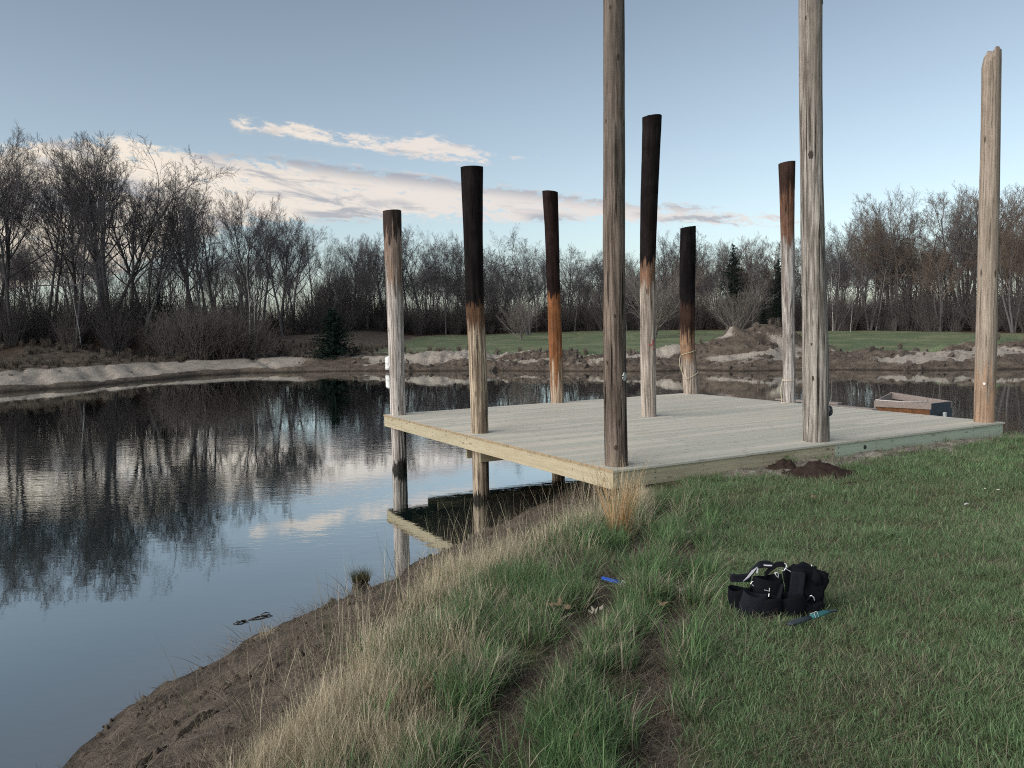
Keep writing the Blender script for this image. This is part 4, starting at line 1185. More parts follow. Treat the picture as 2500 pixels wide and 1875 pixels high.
# ------------------------------------------------------------------ scattered growth (nobody could count it)
def instancer(name, label, cat, pts, rots, scl, protos, mat=None):
    lib = bpy.data.collections.new(name + '_pieces')
    for me in protos:
        lib.objects.link(bpy.data.objects.new(me.name, me))
    me = bpy.data.meshes.new(name); n = len(pts)
    me.vertices.add(n); me.vertices.foreach_set('co', np.asarray(pts, np.float32).ravel())
    for nm, typ, arr in (('rot', 'FLOAT_VECTOR', rots), ('scl', 'FLOAT_VECTOR', scl), ):
        a = me.attributes.new(nm, typ, 'POINT'); a.data.foreach_set('vector', np.asarray(arr, np.float32).ravel())
    a = me.attributes.new('idx', 'INT', 'POINT'); a.data.foreach_set('value', RNG.integers(0, len(protos), n).astype(np.int32))
    o = link(bpy.data.objects.new(name, me)); tag(o, label, cat, None, 'stuff')
    ng = bpy.data.node_groups.new(name, 'GeometryNodeTree')
    ng.interface.new_socket('Geometry', in_out='INPUT', socket_type='NodeSocketGeometry'); ng.interface.new_socket('Geometry', in_out='OUTPUT', socket_type='NodeSocketGeometry')
    gi = ng.nodes.new('NodeGroupInput'); go = ng.nodes.new('NodeGroupOutput'); iop = ng.nodes.new('GeometryNodeInstanceOnPoints')
    ci = ng.nodes.new('GeometryNodeCollectionInfo'); ci.inputs['Collection'].default_value = lib; ci.inputs['Separate Children'].default_value = True; ci.inputs['Reset Children'].default_value = True
    def na(nm, typ):
        x = ng.nodes.new('GeometryNodeInputNamedAttribute'); x.data_type = typ; x.inputs['Name'].default_value = nm
        return [s for s in x.outputs if s.enabled and s.name == 'Attribute'][0]
    L = ng.links.new
    L(gi.outputs[0], iop.inputs['Points']); L(ci.outputs[0], iop.inputs['Instance']); iop.inputs['Pick Instance'].default_value = True
    L(na('idx', 'INT'), iop.inputs['Instance Index']); L(na('rot', 'FLOAT_VECTOR'), iop.inputs['Rotation']); L(na('scl', 'FLOAT_VECTOR'), iop.inputs['Scale'])
    L(iop.outputs[0], go.inputs[0])
    md = o.modifiers.new('scatter', 'NODES'); md.node_group = ng
    return o


def blades(name, mat, seed, n, rad_, h0, h1, w, bend, lie=0.0, seg=3, tipw=.15, stand=1.0):
    rg = np.random.default_rng(seed); V = []; F = []; T = []
    for i in range(n):
        a = rg.random() * 6.28; r = rad_ * math.sqrt(rg.random()); p = np.array([math.cos(a) * r, math.sin(a) * r, -.01])
        h = h0 + (h1 - h0) * rg.random(); da = rg.random() * 6.28 if rg.random() < .6 else a
        out = np.array([math.cos(da), math.sin(da), 0]); sd = np.array([-out[1], out[0], 0])
        fa = rg.random() * 3.14; sd = sd * math.cos(fa) + out * math.sin(fa) * .7; b0 = bend * (.3 + 1.2 * rg.random()); b00 = lie * (.6 + .5 * rg.random())
        q = p; k0 = len(V); ww = w * (.6 + .8 * rg.random())
        for j in range(seg + 1):
            t = j / seg; k = ww * (1 - t) ** .6 + ww * tipw * .3
            V += [q - sd * k / 2, q + sd * k / 2]; T += [t, t]
            an = min(b00 + b0 * (t + .5 / seg), 1.75); q = q + (out * math.sin(an) + np.array([0, 0, math.cos(an)])) * h / seg
        for j in range(seg): F.append((k0 + 2 * j, k0 + 2 * j + 1, k0 + 2 * j + 3, k0 + 2 * j + 2))
    me = quad_mesh(name, np.array(V), np.array(F), True); me.materials.append(mat)
    a = me.attributes.new('along', 'FLOAT', 'POINT'); a.data.foreach_set('value', np.array(T, np.float32))
    rr = np.repeat(rg.random(n), seg); a = me.attributes.new('tone', 'FLOAT', 'FACE'); a.data.foreach_set('value', rr.astype(np.float32))
    return me


def blade_mat(name, g1, g2, dry, dryamt, patch=.5, root=(.09, .085, .05), pscale=1.3):
    t = NT(name); tn = t.attr('tone').outputs['Fac']; al = t.attr('along').outputs['Fac']; p = t.pos()
    big = t.noise(t.scale(p, (1, 1, .2)), pscale, 4, .6)
    big2 = t.noise(t.scale(p, (1, 1, .2)), .45, 3, .6)
    col = t.mix(tn, g1, g2)
    thr = t.mr(big, .35, .7, 1.0 - dryamt + patch * .5, 1.0 - dryamt - patch * .5)
    isd = t.ss(t.math('SUBTRACT', t.math('FRACT', t.math('MULTIPLY', tn, 7.31)), thr), -.04, .04)
    col = t.mix(isd, col, t.mix(t.math('FRACT', t.math('MULTIPLY', tn, 17.7)), tuple(k * .62 for k in dry), dry))
    col = t.mix(t.mr(big2, .35, .65, 0, .35), col, tuple(k * .45 for k in g1))
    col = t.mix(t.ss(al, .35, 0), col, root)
    p_ = t.n('ShaderNodeBsdfPrincipled'); t.l(col, p_.inputs['Base Color']); p_.inputs['Roughness'].default_value = .6; p_.inputs['Specular IOR Level'].default_value = .25
    tr = t.n('ShaderNodeBsdfTranslucent'); t.l(col, tr.inputs[0]); mx = t.n('ShaderNodeMixShader'); mx.inputs[0].default_value = .3
    t.l(p_.outputs[0], mx.inputs[1]); t.l(tr.outputs[0], mx.inputs[2]); t.l(mx.outputs[0], t.out.inputs[0])
    return t.m


DRY = (.40, .335, .22)
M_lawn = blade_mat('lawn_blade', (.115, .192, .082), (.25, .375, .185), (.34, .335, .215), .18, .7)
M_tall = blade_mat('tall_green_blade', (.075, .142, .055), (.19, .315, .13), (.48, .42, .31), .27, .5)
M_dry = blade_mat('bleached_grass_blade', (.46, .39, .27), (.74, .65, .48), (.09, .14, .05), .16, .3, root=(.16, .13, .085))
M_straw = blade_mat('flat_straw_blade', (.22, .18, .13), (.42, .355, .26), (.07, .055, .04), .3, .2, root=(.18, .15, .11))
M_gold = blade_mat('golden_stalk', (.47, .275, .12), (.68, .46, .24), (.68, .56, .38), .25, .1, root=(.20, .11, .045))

Bl_lawn = [blades('lawn_clump', M_lawn, 700 + i, 38, .085, .028, .078, .0040, 1.2) for i in range(6)]
Bl_tall = [blades('tall_clump', M_tall, 720 + i, 60, .085, .09, .23, .0048, 1.25, seg=4) for i in range(5)]
Bl_dry = [blades('dry_clump', M_dry, 740 + i, 46, .085, .06, .25, .0036, .75, seg=4) for i in range(5)]
Bl_str = [blades('straw_patch', M_straw, 760 + i, 26, .12, .06, .17, .0030, .3, lie=1.38, seg=2) for i in range(4)]
Bl_stem = [blades('seed_stem', M_dry, 780 + i, 4, .10, .38, .66, .0034, .35, seg=5) for i in range(4)]

# candidate points on the near bank, denser close to the camera
def cand(x0, x1, y0, y1, dens):
    n = int((x1 - x0) * (y1 - y0) * dens); return RNG.uniform(x0, x1, n), RNG.uniform(y0, y1, n)


def in_view(x, y, m=1.4):
    return (np.abs(x) < y * .66 + m) & (y > 1.6)


def uv_of(x, y):
    rx = x - DECK_A[0]; ry = y - DECK_A[1]; return rx * DU[0] + ry * DU[1], rx * DV[0] + ry * DV[1]


def keep_clear(x, y):
    u, v = uv_of(x, y); ok = ~((v > -.02) & (u > -.02) & (u < DECK_W + .02))
    ok &= ((x - BAG[0] - .06) / .31) ** 2 + ((y - BAG[1] - .07) / .13) ** 2 > 1
    q = ground_hit(1512, 1318); ok &= np.hypot(x - q[0], y - q[1] + .1) > .22
    for (px, py, s) in ((1996, 1158, .58), (1912, 1142, .28), (2075, 1184, .22)):
        q = ground_hit(px, py); ok &= ((x - q[0]) / s) ** 2 + ((y - q[1]) / (s * .8)) ** 2 > .8
    return ok


def scatter(name, label, cat, bands, test, protos, smin, smax, tilt=.15, zoff=-.004, hs=(1, 1)):
    X = []; Yv = []; S = []
    for (y0, y1, dens, sc) in bands:
        x, y = cand(-y1 * .66 - 1.4, y1 * .66 + 1.4, y0, y1, dens); k = in_view(x, y); x, y = x[k], y[k]
        z, d, g, sa, lf, rt = terrain(x, y); k = test(x, y, z, d, g, sa, rt) & keep_clear(x, y) & (d > .05)
        X.append(np.column_stack([x[k], y[k], z[k] + zoff])); S.append(np.full(k.sum(), sc))
    P_ = np.concatenate(X); s = np.concatenate(S) * RNG.uniform(smin, smax, len(P_)) * (.6 + .8 * fbm(P_[:, 0] * 1.7 + 3, P_[:, 1] * 1.7, 3)); n = len(P_)
    rot = np.column_stack([RNG.normal(size=n) * tilt, RNG.normal(size=n) * tilt, RNG.uniform(0, 6.28, n)])
    sc3 = np.column_stack([s, s, s * RNG.uniform(hs[0], hs[1], n)])
    print(name, n)
    return instancer(name, label, cat, P_, rot, sc3, protos)


def crest(x, y, d):      # rank growth on the shoulder of the bank; the mown lawn begins beyond the ruts
    return sst(4.3, 3.6, d + (fbm(x * 1.5, y * 1.5, 3) - .5) * .8)


def lawn_side(x, y):
    L = RUTS[0]; xs_ = [p[0] for p in L]; ys_ = [p[1] for p in L]
    return x - np.interp(y, ys_, xs_)


def rnd(x): return RNG.random(len(x))


BANDS = [(1.6, 4.2, 620, .85), (4.2, 7.0, 360, 1.0), (7.0, 11.0, 190, 1.25), (11.0, 17.5, 95, 1.6)]
scatter('lawn_grass', 'short green lawn grass with bleached patches', 'grass', BANDS,
        lambda x, y, z, d, g, sa, rt: (lawn_side(x, y) > .10 + .1 * (fbm(x * 4, y * 4, 2) - .5)) & (rnd(x) < g * (.55 + .6 * fbm(x * 2 + 7, y * 2, 3))) & (rt < .35), Bl_lawn, .75, 1.35)
scatter('rough_grass', 'taller green grass in clumps along the wheel ruts', 'grass', [(a, b_, dn * .62, s) for a, b_, dn, s in BANDS],
        lambda x, y, z, d, g, sa, rt: (lawn_side(x, y) < .16) & (d > 2.7) & (rnd(x) < g * (.10 + sst(.44, .54, fbm(x * 1.9 + 13, y * 1.9, 3) + .03)) * sst(2.85, 3.25, d + (fbm(x * 2, y * 2, 2) - .5) * .5)) & (rt < .4) & (y < 11.6), Bl_tall, .65, 1.35, .2)
scatter('dry_bank_grass', 'bleached dry grass along the shoulder of the bank', 'grass', [(a, b_, dn * .62, s) for a, b_, dn, s in BANDS],
        lambda x, y, z, d, g, sa, rt: (d > 2.5) & (d < 3.8) & (lawn_side(x, y) < -.55) & (rnd(x) < sst(2.62, 2.92, d + (fbm(x * 2.2, y * 2.2, 2) - .5) * .5) * sst(3.45, 3.0, d + (fbm(x * 2.2 + 9, y * 2.2, 2) - .5) * .5) * (.35 + .9 * sst(.38, .55, fbm(x * 1.4, y * 1.4 + 4, 3)))), Bl_dry, .7, 1.25, .2)
scatter('seed_stems', 'thin bleached stems standing above the dry bank grass', 'grass', [(a, b_, 26, 1) for a, b_ in ((1.6, 7), (7, 12.5))],
        lambda x, y, z, d, g, sa, rt: (d > 2.2) & (d < 3.0) & (lawn_side(x, y) < -.5) & (y > 3.6), Bl_stem, .7, 1.15, .12)
scatter('flat_straw', 'dead straw lying flat on the soil of the bank and ruts', 'straw', [(a, b_, dn * .8, s) for a, b_, dn, s in BANDS[:3]] + [(11, 17.5, 60, 1.3)],
        lambda x, y, z, d, g, sa, rt: (rnd(x) < .22 + .6 * (rt > .25) + .6 * sst(.42, .58, fbm(x * 1.6, y * 1.6 + 70, 3)) * (g < .6) + .25 * (lawn_side(x, y) < .2) + .1) & (d > .3) & ~((d < 2.3) & (rnd(x) < .8)), Bl_str, .7, 1.3, .12, .006)

# single tufts
u_, v_ = uv_of(np.array([0]), np.array([0]))
q = ground_hit(1512, 1318)
gb = blades('stalks', M_gold, 801, 140, .085, .42, .86, .0050, .40, lie=.16, seg=6, tipw=.9)
o = link(bpy.data.objects.new('golden_grass_tuft', gb)); o.location = q; o.scale = (1.15, 1.15, 1.12); tag(o, 'tall golden dry grass tuft before the nearest deck corner', 'grass tuft')
gb2 = blades('basal_blades', M_gold, 802, 90, .14, .10, .30, .005, 1.1, seg=4); o2 = link(bpy.data.objects.new('basal_blades', gb2), o)
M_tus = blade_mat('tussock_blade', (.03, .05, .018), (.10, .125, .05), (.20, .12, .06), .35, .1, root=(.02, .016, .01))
q = G(882, 1424, 0)
tu = link(bpy.data.objects.new('grass_tussock', blades('tussock_blades', M_tus, 811, 520, .11, .12, .25, .0045, 1.7, seg=4))); tu.location = (q[0], q[1], .03)
tag(tu, 'round green-brown grass tussock standing in the shallow water', 'tussock')
m = MB(); zz = np.linspace(-.25, .06, 8); m.tube([(0, 0, z) for z in zz], .085 * np.sqrt(np.clip(1 - (zz / .075) ** 2 * (zz > 0), .05, 1)), 16); m.build('root_clod', M_soil, tu, smooth=True)
for i, (px, py, s, lb) in enumerate([(1010, 905 + 60, 0, None)]): pass
q = ground_hit(652, 1540)
o = link(bpy.data.objects.new('grass_tuft', blades('tuft_blades', M_dry, 821, 90, .07, .08, .17, .004, 1.2, seg=3))); o.location = q; tag(o, 'small bleached tuft on the muddy edge of the bank', 'grass tuft')
for i, (px, py, n_, lb) in enumerate([(1648, 1155, 60, 'dark green tuft against the lawn side of the deck near the golden tuft'), (1915, 1128, 70, 'green tuft growing against the deck behind the soil heap'), (2372, 1068, 70, 'green tuft under the deck edge before the tan pole'),
                                      (2470, 1080, 110, 'green tuft at the right edge beside the deck corner'), (1790, 1137, 50, 'green tuft by the deck between the dark grey and thick poles')]):
    q = ground_hit(px, py)
    o = link(bpy.data.objects.new('grass_tuft', blades('tuft_blades', M_tall, 830 + i, n_ * 2, .16, .09, .20, .007, 1.1, seg=3))); o.location = q; o.scale = (1.3, 1, 1); tag(o, lb, 'grass tuft')

# dead oak leaves and bits of bark on the ground
M_leaf = simple('dead_oak_leaf', (.30, .20, .125), .8, var=.35, scale=40)
M_leafg = simple('bleached_dead_leaf', (.42, .37, .30), .8, var=.3, scale=40)


def oak_leaf(mat, seed):
    rg = np.random.default_rng(seed); pts = []
    half = [(0, .012), (.12, .02), (.22, .12), (.30, .16), (.36, .07), (.48, .10), (.58, .25), (.66, .24), (.68, .10), (.78, .14), (.88, .20), (.93, .10), (1.0, .0)]
    up = [(x, y * (1 + rg.normal() * .1)) for x, y in half]; lo = [(x, -y * (1 + rg.normal() * .1)) for x, y in half[:-1]][::-1]
    k = .12; cz = lambda x, y: .035 * math.sin(x * 3.1 + seed) + y * y * .6 + .02 * math.sin(y * 22 + seed)
    m = MB(); P_ = up + lo; n = len(half)
    top = [(x * k, y * k, cz(x, y) * .6) for x, y in up]; bot = [(x * k, -abs(y) * k, cz(x, y) * .6) for x, y in up]; mid = [(x * k, 0, cz(x, 0) * .6 - .002) for x, y in up]
    m.add(top + mid + bot, [(i, i + 1, n + i + 1, n + i) for i in range(n - 1)] + [(n + i, n + i + 1, 2 * n + i + 1, 2 * n + i) for i in range(n - 1)])
    me = m.mesh('dead_leaf', True); me.materials.append(mat); return me


LM = [oak_leaf(M_leaf, 1), oak_leaf(M_leafg, 2), oak_leaf(M_leaf, 3)]
LV = [(1333, 1510, 1.2, 'tan lobed oak leaf on bare soil in the rut, lower middle', 0), (1050, 1731, 1.2, 'tan oak leaf near the lower left grass', 0), (1476, 1508, 1.0, 'curled leaf in the wheel rut below the blue tube', 1), (1648, 1463, 1.1, 'bleached oak leaf in the right rut level with the bag', 1),
      (1612, 1516, 1.1, 'tan leaf in the right rut below the bleached one', 0), (1690, 1316, 1.1, 'bleached leaf high in the right rut', 1), (1703, 1234, 1.0, 'pale bark-like leaf on the lawn below the deck', 1), (1978, 1230, 1.0, 'small tan leaf on the lawn before the soil heap', 0),
      (1480, 1868, 1.2, 'brown leaf at the bottom of the right rut', 2), (1245, 1300, .9, 'brown leaf among the dry bank grass', 2), (1568, 1290, .9, 'small leaf beside the golden tuft', 2)]
for i, (px, py, s, lb, k) in enumerate(LV):
    q = ground_hit(px, py); o = link(bpy.data.objects.new('dead_leaf', LM[k])); o.location = (q[0], q[1], q[2] + .055); o.scale = (s * 1.1, s * 1.1, s * 1.1); o.rotation_euler = (.25, -.2, i * 1.9); tag(o, lb, 'leaf')
M_wh = simple('white_scrap', (.62, .60, .56), .7, var=.1)
for i, (px, py, s, lb) in enumerate([(2362, 1245, .06, 'white curved scrap on the lawn at the right'), (2405, 1205, .03, 'small white scrap above the curved one'), (2437, 1208, .025, 'tiny white scrap nearest the right edge')]):
    q = ground_hit(px, py); m = MB(); a = np.linspace(-.9, .9, 7); m.tube([(s * math.sin(t), s * .25 * math.cos(t), .0) for t in a], [.002, s * .12, s * .17, s * .18, s * .17, s * .12, .002], 6); o = m.build('white_scrap', M_wh, None, smooth=True, loc=(q[0], q[1], q[2] + .065)); o.rotation_euler = (.2, 0, .5 + i); tag(o, lb, 'scrap')

# floating twigs
M_wet = simple('wet_dark_twig', (.02, .016, .012), .5)
for i, (px, py, L, a, lb) in enumerate([(590, 1520, .12, .3, 'dark clot of twigs floating off the mud'), (634, 1511, .22, .5, 'longer floating twig right of the clot'), (655, 1503, .10, .1, 'short floating twig farthest from the mud')]):
    q = G(px, py, 0); m = MB(); rg = np.random.default_rng(i)
    for k in range(5 if i == 0 else 2):
        p0 = np.array([rg.normal() * .02, rg.normal() * .03, .004]); aa = a + rg.normal() * (1.2 if i == 0 else .3); d_ = np.array([math.cos(aa), math.sin(aa), 0]) * L
        m.tube([p0 - d_ / 2, p0 + np.array([0, .01, .012]), p0 + d_ / 2], [.004, .007, .003], 5)
    o = m.build('floating_twig', M_wet, None, smooth=True, loc=tuple(q)); tag(o, lb, 'twig')

# holes in the near bank: their shade is painted as near-black clods
M_hole = simple('hole_shade_soil', (.018, .014, .011), .95, .1, var=.5, scale=30)
for (px, py, sx, sy, lb) in [(478, 1768, .085, .12, 'dark clods standing in for a shaded hole in the middle of the muddy bank'), (365, 1850, .08, .10, 'dark clods standing in for a shaded hole at the bottom of the muddy bank')]:
    q = ground_hit(px, py); rg = np.random.default_rng(int(px)); m = MB()
    import bmesh
    bm = bmesh.new(); bmesh.ops.create_icosphere(bm, subdivisions=2, radius=1.0); bv = np.array([v.co[:] for v in bm.verts]); bf = [[v.index for v in f.verts] for f in bm.faces]; bm.free()
    for k in range(70):
        a = rg.random() * 6.28; r = rg.random() ** .6 * 1.15; cx0, cy0 = math.cos(a) * r * sx, math.sin(a) * r * sy; s = (.008 + .026 * rg.random() ** 2.0)
        kf = .5 + fbm(bv[:, 0] * 1.4 + k * 3.1, bv[:, 1] * 1.4 + bv[:, 2] * 2 + k, 3)
        m.add(bv * kf[:, None] * s * [1.25, 1, .7] + [cx0, cy0, ground_z(q[0] + cx0, q[1] + cy0) - q[2] + .003], bf)
    o = m.build('hole_clods', M_hole, None, smooth=False, loc=tuple(q)); tag(o, lb, 'clods')

# far growth: brush in the wood, reeds and weeds on the far bank
def brush(seed, H, n, mat, spread=.45):
    rg = np.random.default_rng(seed); A = Acc()
    for i in range(n):
        a = rg.random() * 6.28; p = np.array([math.cos(a), math.sin(a), 0]) * rg.random() * H * .16; d = np.array([math.cos(a) * spread * rg.random() * 1.4, math.sin(a) * spread * rg.random() * 1.4, 1.0]); d /= np.linalg.norm(d)
        L = H * (.5 + .6 * rg.random()); P_ = [p]; q = p
        for k in range(5): d = d + rg.normal(size=3) * .09; d /= np.linalg.norm(d); q = q + d * L / 5; P_.append(q)
        P_ = np.array(P_); A.tube(P_, np.linspace(.014, .006, 6), 3)
        for k in range(5):
            j = int(rg.integers(1, 5)); d2 = d + rg.normal(size=3) * .5; d2 /= np.linalg.norm(d2); p2 = P_[j]; A.tube(np.array([p2, p2 + d2 * L * .16, p2 + d2 * L * .3 + [0, 0, L * .05]]), np.array([.009, .007, .005]), 3)
    return A.mesh('brush', mat)


M_brush = bark('dark_brush_twig', (.075, .066, .066), (.155, .135, .13)); M_thick = bark('grey_thicket_twig', (.10, .088, .085), (.20, .175, .165)); M_reed = bark('bleached_reed', (.12, .10, .083), (.26, .22, .18))
BR = [brush(900 + i, 3.6, 55, M_brush) for i in range(4)]; TH = [brush(910 + i, 4.2, 90, M_thick, .5) for i in range(3)]; RD = [brush(920 + i, .9, 40, M_reed, .25) for i in range(4)]
X = []; Sx = []
for k in range(1300):
    az = RNG.uniform(-48, 46); R = float(woods_r(az)) + abs(RNG.normal()) * 13 + RNG.uniform(-1, 2); x, y = R * math.sin(rad(az)), R * math.cos(rad(az)); X.append((x, y)); Sx.append(RNG.uniform(.4, 1.25) ** 1.3 * (1.0 if az < -13 else .95) * (1.6 if RNG.random() < .22 else 1))
    if az < -13 and RNG.random() < .5: X.pop(); Sx.pop()
X = np.array(X); Zb = terrain(X[:, 0], X[:, 1])[0]; n = len(X)
instancer('undergrowth', 'dark leafless undergrowth filling the foot of the wood', 'undergrowth', np.column_stack([X, Zb - .05]), np.column_stack([np.zeros(n), np.zeros(n), RNG.uniform(0, 6.28, n)]), np.repeat(np.array(Sx)[:, None], 3, 1), BR)
# deep wood
X = []; Sx = []
for k in range(420):
    az = RNG.uniform(-46, 44); R = float(woods_r(az)) + RNG.uniform(28, 75); x, y = R * math.sin(rad(az)), R * math.cos(rad(az)); z = ground_z(x, y)
    if az < -12 and RNG.random() < .6: continue
    X.append((x, y, z - .1)); Sx.append(max(4, (skyline_h(x, y) - z) * (RNG.uniform(.45, .68) if az > -12 else RNG.uniform(.4, .55))) / 16)
def joined(pair, nm):
    V1 = np.empty(len(pair[0].vertices) * 3, np.float32); pair[0].vertices.foreach_get('co', V1); V2 = np.empty(len(pair[1].vertices) * 3, np.float32); pair[1].vertices.foreach_get('co', V2)
    F1 = np.empty(len(pair[0].loops), np.int32); pair[0].loops.foreach_get('vertex_index', F1); F2 = np.empty(len(pair[1].loops), np.int32); pair[1].loops.foreach_get('vertex_index', F2)
    me = quad_mesh(nm, np.concatenate([V1, V2]).reshape(-1, 3), np.concatenate([F1, F2 + len(V1) // 3]).reshape(-1, 4)); me.materials.append(M_twig); return me
n = len(X)
instancer('deep_wood', 'far leafless trees deep in the wood merging into one mass', 'wood', X, np.column_stack([np.zeros(n), np.zeros(n), RNG.uniform(0, 6.28, n)]), np.repeat(np.array(Sx)[:, None], 3, 1), [joined(PRO[i], 'far_tree') for i in (0, 2, 5)])
# thicket on the left bank: a thing of its own
for i, (dx, Y, s, lb) in enumerate([(405, 69, 1.0, 'grey leafless thicket, left clump of the pile on the left bank'), (455, 69.5, 1.12, 'grey leafless thicket, tallest middle clump on the left bank'), (502, 70, .95, 'grey leafless thicket, right clump on the left bank'), (545, 70, .68, 'low grey leafless bush at the right end of the thicket'),
                                    (368, 70, .78, 'low grey leafless bush at the left end of the thicket')]):
    x, y = px_tree(dx * 1.1302, 0, Y); e = empty('thicket_bush', (x, y, ground_z(x, y) - .1)); e.scale = (s * 1.35, s * 1.2, s); tag(e, lb, 'bush', 'leafless bushes of the grey thicket')
    for k in range(3):
        o = link(bpy.data.objects.new('branches', TH[k]), e); o.location = ((k - 1) * .8, (k % 2) * .5, 0); o.rotation_euler = (0, 0, k * 2.1 + i)
X = []; Sx = []
for k in range(4200):
    px = RNG.uniform(-150, 2650); Y = RNG.uniform(52, 82); x = (px - CX) / FOC * Y; X.append((x, Y)); Sx.append(RNG.uniform(.5, 1.25))
X = np.array(X); Sx = np.array(Sx); zz, d, g, sa, lf, rt = terrain(X[:, 0], X[:, 1])
w = np.where(X[:, 0] < -12, sst(4.0, 7, d) * .95, sst(4.5, 5.5, d) * sst(10, 6, d) * (.10 + .55 * sst(.5, .62, fbm(X[:, 0] * .25, X[:, 1] * .25, 3))))
px = CX + FOC * X[:, 0] / X[:, 1]; w = w * np.where((px > 560) & (px < 950), 1.0, .8) * np.where(px > 1900, .12, 1)
k = (RNG.random(len(X)) < w) & (sa < .3)
X = X[k]; Sx = Sx[k] * np.where(X[:, 0] < -12, .62, .65); n = len(X)
instancer('bank_weeds', 'bleached dead weeds and reeds along the far bank', 'weeds', np.column_stack([X, zz[k] - .03]), np.column_stack([np.zeros(n), np.zeros(n), RNG.uniform(0, 6.28, n)]), np.repeat(Sx[:, None], 3, 1), RD)


# ------------------------------------------------------------------ clods, stones and roots on the bare banks
def clod(seed, mat):
    import bmesh
    rg = np.random.default_rng(seed); bm = bmesh.new(); bmesh.ops.create_icosphere(bm, subdivisions=2, radius=1.0)
    for v in bm.verts:
        c = np.array(v.co); k = .55 + .9 * float(fbm(np.array([c[0] * 1.3 + seed * 3]), np.array([c[1] * 1.3 + c[2] * 2.1 + seed]), 3)[0]); v.co = (c[0] * k * 1.2, c[1] * k, c[2] * k * .6)
    me = bpy.data.meshes.new('clod'); bm.to_mesh(me); bm.free(); me.materials.append(mat); return me


M_clod = simple('dry_soil_clod', (.085, .068, .055), .95, .1, var=.6, scale=2.5, bump=.6)
M_clodf = simple('far_soil_clod', (.085, .071, .061), .95, .1, var=.6, scale=.9, bump=.6)
CL = [clod(i, M_clod) for i in range(5)]; CLF = [clod(10 + i, M_clodf) for i in range(5)]
x, y = cand(-9, 6, 1.6, 17, 60); kk = in_view(x, y); x, y = x[kk], y[kk]
z, d, g, sa, lf, rt = terrain(x, y); kk = (d > .02) & (((d < 2.5) & (rnd(x) < .25 + .75 * sst(.45, .62, fbm(x * 1.5, y * 1.5, 3)))) | ((rt > .4) & (rnd(x) < .5)) | ((sa > .3) & (rnd(x) < .4))); u_, v_ = uv_of(x, y); kk &= ~((v_ > -.05) & (u_ > 1.5))
n = int(kk.sum()); s_ = .006 + .030 * RNG.random(n) ** 3.2
instancer('soil_crumbs', 'crumbs and clods of soil on the near bank', 'soil', np.column_stack([x[kk], y[kk], z[kk] + .002]), RNG.uniform(0, 6.28, (n, 3)) * [.3, .3, 1], np.repeat(s_[:, None], 3, 1), CL)
px = RNG.uniform(-100, 2600, 9000); Y = RNG.uniform(44, 72, 9000); x = (px - CX) / FOC * Y; z, d, g, sa, lf, rt = terrain(x, Y)
kk = (d > .1) & (d < 9) & (g < .5) & (RNG.random(9000) < np.where(sa > .5, .12, .55) * np.where(x < -13, .06, 1)); n = int(kk.sum()); s_ = .03 + .24 * RNG.random(n) ** 3
instancer('far_clods', 'clods and stones strewn over the dug far bank', 'soil', np.column_stack([x[kk], Y[kk], z[kk]]), RNG.uniform(0, 6.28, (n, 3)) * [.4, .4, 1], np.repeat(s_[:, None], 3, 1), CLF)

# ------------------------------------------------------------------ sky, sun, camera
SUN_AZ, SUN_EL = -122.0, 24.0     # degrees: left of the view, low
w = bpy.data.worlds.new('World'); scene.world = w; w.use_nodes = True
T = w.node_tree; T.nodes.clear()


class WT(NT):
    def __init__(s): s.t = T


k = WT()
out = k.n('ShaderNodeOutputWorld'); bg = k.n('ShaderNodeBackground'); k.l(bg.outputs[0], out.inputs[0])
sky = k.n('ShaderNodeTexSky'); sky.sky_type = 'NISHITA'; sky.sun_disc = False
sky.sun_elevation = rad(SUN_EL); sky.sun_rotation = rad(SUN_AZ)
sky.altitude = 200; sky.air_density = 1.0; sky.dust_density = 1.2; sky.ozone_density = 1.6
gen = k.n('ShaderNodeTexCoord').outputs['Generated']
sp = k.n('ShaderNodeSeparateXYZ'); k.l(gen, sp.inputs[0])
az = k.math('MULTIPLY', k.math('ARCTAN2', sp.outputs[0], sp.outputs[1]), 180 / math.pi)
el = k.math('MULTIPLY', k.math('ARCSINE', sp.outputs[2]), 180 / math.pi)


def azel(px, py):
    d = ray(px, py); d = d / np.linalg.norm(d); return math.degrees(math.atan2(d[0], d[1])), math.degrees(math.asin(d[2]))


def curve(pts):
    """piecewise elevation of a cloud edge against azimuth"""
    v = sorted(azel(x * 1.1302, y * 1.1302) for x, y in pts)
    e = v[0][1]
    for (a0, e0), (a1, e1) in zip(v[:-1], v[1:]):
        seg = k.mr(az, a0, a1, 0, e1 - e0); seg.node.clamp = True
        e = k.math('ADD', e, seg)
    return e


cb = k.n('ShaderNodeCombineXYZ'); k.l(az, cb.inputs[0]); k.l(k.math('MULTIPLY_ADD', az, .13, el), cb.inputs[1])
cv = cb.outputs[0]
nz = k.noise(k.scale(cv, (.22, 1.05, 1)), 1.0, 8, .64, .5)
nz2 = k.noise(k.scale(cv, (1.0, 3.0, 1)), 1.0, 7, .70, .5)
nz3 = k.noise(k.scale(cv, (.10, .38, 1)), 1.0, 3, .5)


